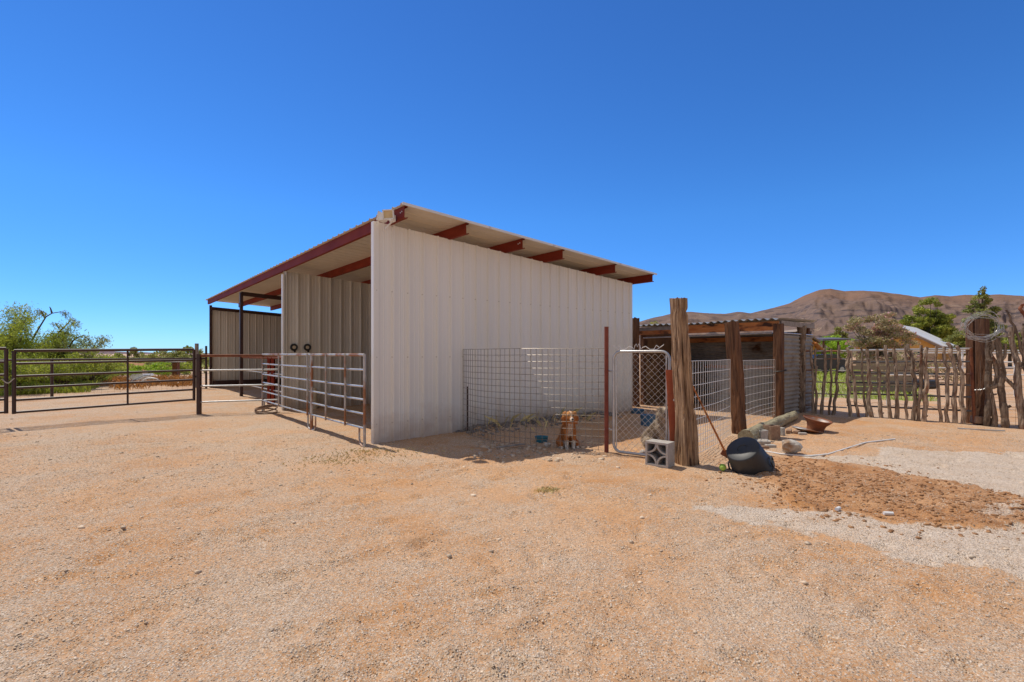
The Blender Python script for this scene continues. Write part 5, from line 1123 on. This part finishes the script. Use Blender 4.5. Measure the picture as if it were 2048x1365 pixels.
# pergola roof left of the house
pa, pb = V2(1646, 47), V2(1702, 50)
pg_ = thing('carport', 'dark flat roofed carport on thin posts left of the white roofed house', 'carport', pa); D = pb - pa; zt_ = hz(682, 47)
m_ = MB(); m_.prism([Vector((0, 0, zt_)), D + ez * (zt_ + .15), D + ez * (zt_ + .15) + Vector((.8, 4, .25)), Vector((.8, 4, zt_ + .25))], (0, 0, .16)); m_.build('roof', 'purpleroof', pg_)
for f, k in ((.04, 0), (.55, 0), (.04, 3.6), (.6, 3.6)): m_ = MB(); q = D * f + Vector((.2 * k, k, 0)); m_.box((q.x, q.y + .1, zt_ / 2), (.14, .14, zt_)); m_.build('post', 'tie', pg_)
# ochre building further left
ya = V2(1600, 44); m_ = MB()
yb = thing('outbuilding', 'ochre outbuilding with sloping roof behind the juniper posts', 'building', ya)
e1, e2 = V2(1632, 44) - ya, V2(1585, 44) - ya
z_a, z_b = hz(683, 44), hz(662, 44)
m_.prism([e2 + ez * 0, e1 + ez * 0, e1 + ez * (z_a - .1), e2 * .2 + e1 * .15 + ez * (z_b - .02), e2 + ez * (z_b - .3)], (.8, 5, 0)); m_.build('wall', 'stucco', yb)
m_ = MB(); a = e1 + Vector((.25, -.3, z_a - .16)); b = e2 * .2 + e1 * .15 + Vector((0, -.3, z_b + .05)); m_.prism([a, b, b + ez * .14, a + ez * .14], (.9, 5.8, 0)); a2 = e2 + Vector((0, -.3, z_b - .28)); m_.prism([b, a2, a2 + ez * .14, b + ez * .14], (.9, 5.8, 0)); m_.build('roof', 'fascia', yb)
m_ = MB(); a = V2(1633, 43) - ya + ez * hz(687, 43); b = V2(1648, 43) - ya + ez * hz(703, 43); m_.prism([a, b, b + ez * .12, a + ez * .12], (.6, 3.5, 0)); m_.build('porch_roof', 'board', yb)
m_ = MB(); q = V2(1646, 43) - ya; m_.box((q.x, q.y + .1, .85), (.12, .12, 1.72)); m_.build('porch_post', 'tie', yb)
# dark parked car
cr = thing('parked_car', 'dark car parked in front of the ochre outbuilding', 'car', V2(1634, 38), math.radians(8))
prof = [(-2.2, .35), (-2.25, .75), (-2.1, .98), (-1.2, 1.05), (-.6, 1.48), (.9, 1.52), (1.7, 1.08), (2.15, .95), (2.2, .4)]
m_ = MB(); m_.prism([Vector((x, -.85, z)) for x, z in prof], (0, 1.7, 0)); m_.build('body', 'carpaint', cr)
m_ = MB()
for y in (-.865, .845): m_.prism([Vector((x, y, z)) for x, z in ((-1.05, 1.08), (-.55, 1.42), (.85, 1.45), (1.4, 1.1))], (0, .02, 0))
m_.build('window', 'glass', cr)
for x in (-1.4, 1.4):
    for y in (-.88, .70):
        m_ = MB(); m_.lathe([(0, 0), (.2, 0), (.33, .03), (.34, .15), (.3, .18), (0, .18)], 20, Matrix.Translation((x, y + .18, .34)) @ Matrix.Rotation(PI / 2, 4, 'X')); wh = m_.build('wheel', 'rubber', cr, True)
        m_ = MB(); m_.lathe([(0, .01), (.19, .01), (.2, 0), (0, 0)], 16, Matrix.Translation((x, y - .005 if y < 0 else y + .19, .34)) @ Matrix.Rotation(PI / 2, 4, 'X')); m_.build('hubcap', 'galv', wh)
# board shed / wood pile behind the gate
w_ = thing('board_pen', 'low brown board pen behind the middle of the stick gate', 'pen', (13.2, 18.9, 0)); D = Vector((2.2, -.3, 0))
for i in range(6): m_ = MB(); m_.prism([ez * (.08 + .21 * i), D + ez * (.08 + .21 * i), D + ez * (.26 + .21 * i), ez * (.26 + .21 * i)], (.01, .05, 0)); m_.build('board', 'fascia', w_)
for f in (.02, .98): m_ = MB(); m_.box((D.x * f, D.y * f + .1, .7), (.1, .1, 1.45)); m_.build('post', 'tie', w_)
for i in range(4):
    y_ = 21.5 + .02 * i; m_ = MB(); m_.tube([(-1.3, 0, 0), (1.2, .3, 0)], .10, 10); o = m_.build('drain_pipe', 'rubber', None, True); o.location = (17.6 + (.12 if i == 3 else 0) + .0 * i, 21.2 + (.24 * (i % 3) if i < 3 else .12), .10 if i < 3 else .27); tag(o, ('nearest black drain pipe on the ground behind the white fence', 'middle black drain pipe on the ground behind the white fence', 'rear black drain pipe on the ground behind the white fence', 'black drain pipe lying on top of three others')[i], 'pipe', 'black pipes stacked behind the white fence')
# trees on the right
tree('flowering_bush', 'big pale oleander bush with pink flowers in front of the white roof', 'bush', at(1758, 30), 1.4, .12, [(-.9, 0, 3.2, .9, 1, .75), (.1, 0, 3.5, .9, 1.1, .7), (1.0, 0, 2.6, 1.0, 1.1, .7), (-.6, .2, 2.4, 1.2, 1, .75), (.6, 0, 2.2, 1.6, 1.2, .8), (.2, 0, 1.3, 1.4, 1.2, .7), (1.3, 0, .8, 1.0, 1, .6)], 19000, .15, 'pinkleaf', 41, extra=('flower', 1300, .12), aspect=3)
tree('shade_tree', 'broad olive green tree behind the white roof', 'tree', at(1856, 62), 3.0, .25, [(-.2, 0, 7.0, 1.7, 2, 1.5), (-1.3, 0, 5.6, 1.7, 2, 1.4), (1.7, 0, 5.8, 1.5, 2, 1.3), (.2, 0, 4.6, 2.6, 2.5, 1.4), (0, 0, 3.2, 3.0, 3, 1.3)], 20000, .30, 'treeleaf', 42)
tree('juniper_tree', 'tall pointed conifer behind the wire coil', 'tree', at(1962, 52), 3.5, .22, [(0, 0, 8.2, .45, .5, .7), (0, 0, 7.2, .85, .9, .7), (.1, 0, 6.2, 1.3, 1.3, .7), (-.2, 0, 5.3, 1.8, 1.6, .7), (.2, 0, 4.3, 2.2, 2, .8), (-.4, 0, 3.3, 2.6, 2.3, .8), (.3, 0, 2.2, 3.0, 2.5, .8)], 19000, .25, 'junleaf', 43)
tree('shade_tree', 'dark green tree between the house and the wire coil', 'tree', at(1912, 66), 2.5, .22, [(0, 0, 3.2, 2.8, 2.4, 1.6), (1.8, 0, 2.2, 2.2, 2, 1.2)], 7000, .30, 'treeleaf', 44)
tree('shade_tree', 'green tree behind the rough branches at the right edge', 'tree', at(2020, 58), 2.2, .2, [(0, 0, 2.6, 3.0, 2.4, 1.2), (2.5, 0, 2.8, 2.4, 2, 1.2)], 6000, .30, 'treeleaf', 45)
tree('leafy_tree', 'bright fresh green tree behind the dark carport', 'tree', at(1655, 60), 1.5, .15, [(-1.2, 0, 2.6, 2.2, 2, 1.2), (1.6, 0, 2.7, 2.3, 2, 1.3), (.2, 0, 1.6, 3.4, 2, 1.0)], 8500, .26, 'freshleaf', 46)
tree('juniper_tree', 'small dark conifer above the bright green tree', 'tree', at(1678, 110), 3.0, .3, [(0, 0, 6.8, 1.0, 1, 1.0), (0, 0, 5.2, 1.8, 1.7, 1.2), (0, 0, 3.4, 2.4, 2, 1.4)], 3500, .5, 'junleaf', 47)
tree('shrub', 'distant pale desert tree above the low shed roof', 'tree', at(1315, 80), 2.5, .2, [(-.6, 0, 6.2, 1.0, 1, 1.1), (1.6, 0, 5.2, 1.6, 1, .7), (0, 0, 3.0, 2.5, 2, 2)], 2200, .35, 'mesqpale', 48)
tree('flowering_bush', 'low pink flowered bush behind the right half of the gate', 'bush', at(1815, 26), .5, .06, [(0, 0, .9, 1.4, 1, .7), (1.4, 0, .7, 1.2, 1, .6), (-1.3, 0, .8, 1.1, 1, .6)], 5000, .13, 'pinkleaf', 49, extra=('flower', 420, .10), aspect=3)

# ------------------------------------------------------------------ dogs
def blob(name, caps, vox, colour, loc, rz, parent=None, coat=.03):
    """caps: (p0,p1,r0,r1). One continuous skin by voxel remesh, coloured by a function of local position"""
    bm = bmesh.new()
    for p0, p1, r0, r1 in caps:
        p0, p1 = Vector(p0), Vector(p1); n_ = max(2, int((p1 - p0).length / (min(r0, r1) * .45)) + 1)
        for i in range(n_):
            t = i / (n_ - 1); bmesh.ops.create_icosphere(bm, subdivisions=2, radius=r0 + (r1 - r0) * t, matrix=Matrix.Translation(p0.lerp(p1, t)))
    me = bpy.data.meshes.new(name + '_raw'); bm.to_mesh(me); bm.free()
    tmp = bpy.data.objects.new(name + '_raw', me); C.objects.link(tmp)
    rm_ = tmp.modifiers.new('r', 'REMESH'); rm_.mode = 'VOXEL'; rm_.voxel_size = vox
    sm = tmp.modifiers.new('s', 'SMOOTH'); sm.iterations = 3; sm.factor = .5
    dg = bpy.context.evaluated_depsgraph_get(); me2 = bpy.data.meshes.new_from_object(tmp.evaluated_get(dg)); bpy.data.objects.remove(tmp)
    me2.name = name; co = np.zeros(len(me2.vertices) * 3, np.float32); me2.vertices.foreach_get('co', co); co = co.reshape(-1, 3)
    no = np.zeros(len(me2.vertices) * 3, np.float32); me2.vertices.foreach_get('normal', no); no = no.reshape(-1, 3)
    fur = (np.random.default_rng(2).random(len(co)) - .35) * .010 + .012 * fbm(co[:, 0] * 30, co[:, 2] * 22 + co[:, 1] * 25, 3)
    lim = np.clip((co[:, 2] - .02) / .08, .2, 1); co2 = co + no * (fur * lim)[:, None]; co2[:, 2] -= .006 * lim
    me2.vertices.foreach_set('co', co2.ravel()); cols = colour(co); a = me2.color_attributes.new('Col', 'FLOAT_COLOR', 'POINT')
    a.data.foreach_set('color', np.concatenate([cols, np.ones((len(co), 1))], 1).astype(np.float32).ravel())
    m = bpy.data.materials.get('dog_fur')
    if not m:
        m = bpy.data.materials.new('dog_fur'); m.use_nodes = True; nt = m.node_tree; bs = nt.nodes['Principled BSDF']; bs.inputs['Roughness'].default_value = .85; bs.inputs['Specular IOR Level'].default_value = .2
        an = nd(nt, 'ShaderNodeAttribute', attribute_name='Col'); tc_ = nd(nt, 'ShaderNodeTexCoord'); mp_ = nd(nt, 'ShaderNodeMapping'); mp_.inputs['Scale'].default_value = (3, 3, 1)
        nz_ = nd(nt, 'ShaderNodeTexNoise'); nz_.inputs['Scale'].default_value = 28; nt.links.new(tc_.outputs['Object'], mp_.inputs['Vector']); nt.links.new(mp_.outputs[0], nz_.inputs['Vector'])
        rp_ = nd(nt, 'ShaderNodeValToRGB'); rp_.color_ramp.elements[0].color = (.62, .62, .62, 1); rp_.color_ramp.elements[1].color = (1.2, 1.2, 1.2, 1); rp_.color_ramp.elements[0].position = .3; rp_.color_ramp.elements[1].position = .7
        mx_ = nd(nt, 'ShaderNodeMix', data_type='RGBA', blend_type='MULTIPLY'); mx_.inputs['Factor'].default_value = 1
        nt.links.new(nz_.outputs['Fac'], rp_.inputs['Fac']); nt.links.new(an.outputs['Color'], mx_.inputs['A']); nt.links.new(rp_.outputs[0], mx_.inputs['B']); nt.links.new(mx_.outputs['Result'], bs.inputs['Base Color'])
    me2.materials.clear(); me2.materials.append(m); me2.polygons.foreach_set('use_smooth', np.ones(len(me2.polygons), bool))
    o = bpy.data.objects.new(name, me2); C.objects.link(o)
    # coat: fine tapering hairs lying down along the skin, coloured like the skin under them
    r_ = np.random.default_rng(8); pick = r_.choice(len(co2), min(len(co2), 9000)); pick = pick[(co2[pick, 2] > .05)]; nrm = no[pick]; n_ = len(pick)
    flow = nrm * .55 + np.array([0, .25, -.75]) + r_.normal(size=(n_, 3)) * .25; flow /= np.linalg.norm(flow, axis=1)[:, None]; ln = coat * r_.uniform(.5, 1.3, n_)[:, None]; ln[(co2[pick, 1] < -.10) & (co2[pick, 2] > .44)] *= .25
    side = np.cross(flow, nrm); side /= np.linalg.norm(side, axis=1)[:, None] + 1e-9; p_ = co2[pick] - nrm * .004
    V = np.stack([p_ - side * .0035, p_ + side * .0035, p_ + flow * ln], 1).reshape(-1, 3)
    h = fastmesh('coat', V, np.arange(3 * n_).reshape(n_, 3), m); h.parent = o; a2 = h.data.color_attributes.new('Col', 'FLOAT_COLOR', 'POINT')
    if len(h.data.vertices) == 3 * n_: a2.data.foreach_set('color', np.repeat(np.concatenate([np.clip(cols[pick] * r_.uniform(.75, 1.3, (n_, 1)), 0, .9), np.ones((n_, 1))], 1), 3, axis=0).astype(np.float32).ravel())
    if parent: o.parent = parent
    else: o.location = loc; o.rotation_euler = (0, 0, rz)
    return o
def sm_(x, a, b): return np.clip((x - a) / (b - a), 0, 1)[:, None]
# sitting dog facing -Y
def sit_caps(hx=0.0):
    return [((0, .20, .13), (0, .05, .30), .135, .125), ((0, .05, .30), (0, -.03, .42), .125, .095), ((0, -.03, .40), (0, -.06, .50), .085, .075),           # rump, chest, neck
            ((-.10, .16, .10), (-.13, .02, .085), .085, .06), ((.10, .16, .10), (.13, .02, .085), .085, .06),                                               # thighs
            ((-.13, .06, .03), (-.135, -.06, .025), .034, .028), ((.13, .06, .03), (.135, -.06, .025), .034, .028),                                         # hind feet
            ((-.062, -.03, .34), (-.060, -.07, .17), .055, .036), ((-.060, -.07, .17), (-.058, -.075, .035), .033, .028), ((-.058, -.075, .025), (-.058, -.12, .022), .030, .024),
            ((.062, -.03, .34), (.060, -.07, .17), .055, .036), ((.060, -.07, .17), (.058, -.075, .035), .033, .028), ((.058, -.075, .025), (.058, -.12, .022), .030, .024),
            ((hx, -.06, .55), (hx, -.085, .555), .094, .088), ((hx, -.12, .535), (hx, -.205, .515), .048, .034), ((hx, -.11, .50), (hx, -.18, .488), .034, .022),  # skull, muzzle, jaw
            ((hx - .045, -.10, .50), (hx + .045, -.10, .50), .045, .045),
            ((hx - .08, -.055, .605), (hx - .118, -.07, .52), .034, .032), ((hx - .118, -.07, .52), (hx - .112, -.075, .44), .034, .018), ((hx + .08, -.055, .605), (hx + .118, -.07, .52), .034, .032), ((hx + .118, -.07, .52), (hx + .112, -.075, .44), .034, .018),  # ears
            ((0, .32, .06), (.16, .40, .04), .05, .035)]
def col_red(co):
    x, y, z = co.T; base = np.array([.50, .19, .055]); wht = np.array([.74, .66, .56]); drk = np.array([.38, .13, .04])
    c = np.tile(base, (len(co), 1)); c = c + (drk - c) * sm_(np.abs(x), .06, .12) * .6
    c = c + (np.array([.62, .33, .13]) - c) * (((z > .56) & (y < -.06)) * .6)[:, None]
    w = ((np.abs(x) < .010) & (y < -.05) & (z > .56)) * .55; w = np.maximum(w, ((y < -.185) & (z > .46)) * .85); w = np.maximum(w, ((np.abs(x) < .045) & (y < -.03) & (z < .44) & (z > .22)) * .6); w = np.maximum(w, ((z < .16) & (y < -.01) & (np.abs(x) < .105)).astype(float)); w = np.maximum(w, (z < .05) * 1.0)
    return c + (wht - c) * w[:, None]
def col_grey(co):
    x, y, z = co.T; base = np.array([.24, .18, .125]); pale = np.array([.54, .45, .34]); drk = np.array([.12, .09, .07])
    n_ = fbm(co[:, 1] * 16, co[:, 2] * 9 + co[:, 0] * 12, 4); c = base + (pale - base) * np.clip(.5 + n_ * 1.4, 0, 1)[:, None]
    c = c + (drk - c) * ((y < -.13) & (z > .46)).astype(float)[:, None] * .8; c = c + (drk - c) * ((y > .05) & (z > .33)).astype(float)[:, None] * .4; return c
def dog(label, loc, rz, colf, hx, scale, coat, nosecol='black'):
    d_ = thing('dog', label, 'dog', loc, rz); d_.scale = (scale,) * 3
    b = blob('body', sit_caps(hx), .011, colf, None, 0, d_, .028 if coat == 'red' else .05)
    m_ = MB(); m_.lathe([(.019 * math.sin(a), -.015 * math.cos(a)) for a in np.linspace(.01, PI - .01, 8)], 12, Matrix.Translation((hx, -.238, .524))); m_.build('nose', 'black', d_, True)
    for sx in (-1, 1):
        m_ = MB(); m_.lathe([(.0125 * math.sin(a), -.0125 * math.cos(a)) for a in np.linspace(.01, PI - .01, 8)], 10, Matrix.Translation((hx + sx * .036, -.150, .570))); m_.build('eye', 'black', d_, True)
    m_ = MB(); m_.tube([(hx - .03, -.212, .488), (hx, -.222, .484), (hx + .03, -.212, .488)], .004, 5); m_.build('mouth', 'black', d_)
    return d_
p = G(1141, 901); dog('orange dog with white paws sitting behind the curved wire fence', (p.x, p.y + .22, gzf(p.x, p.y)), math.radians(8), col_red, 0, .98, 'red')
p = G(1312, 905); dog('shaggy grey tan dog sitting behind the chain link gate', (p.x + .20, p.y + .36, gzf(p.x, p.y)), math.radians(34), col_grey, -.03, 1.08, 'grey')
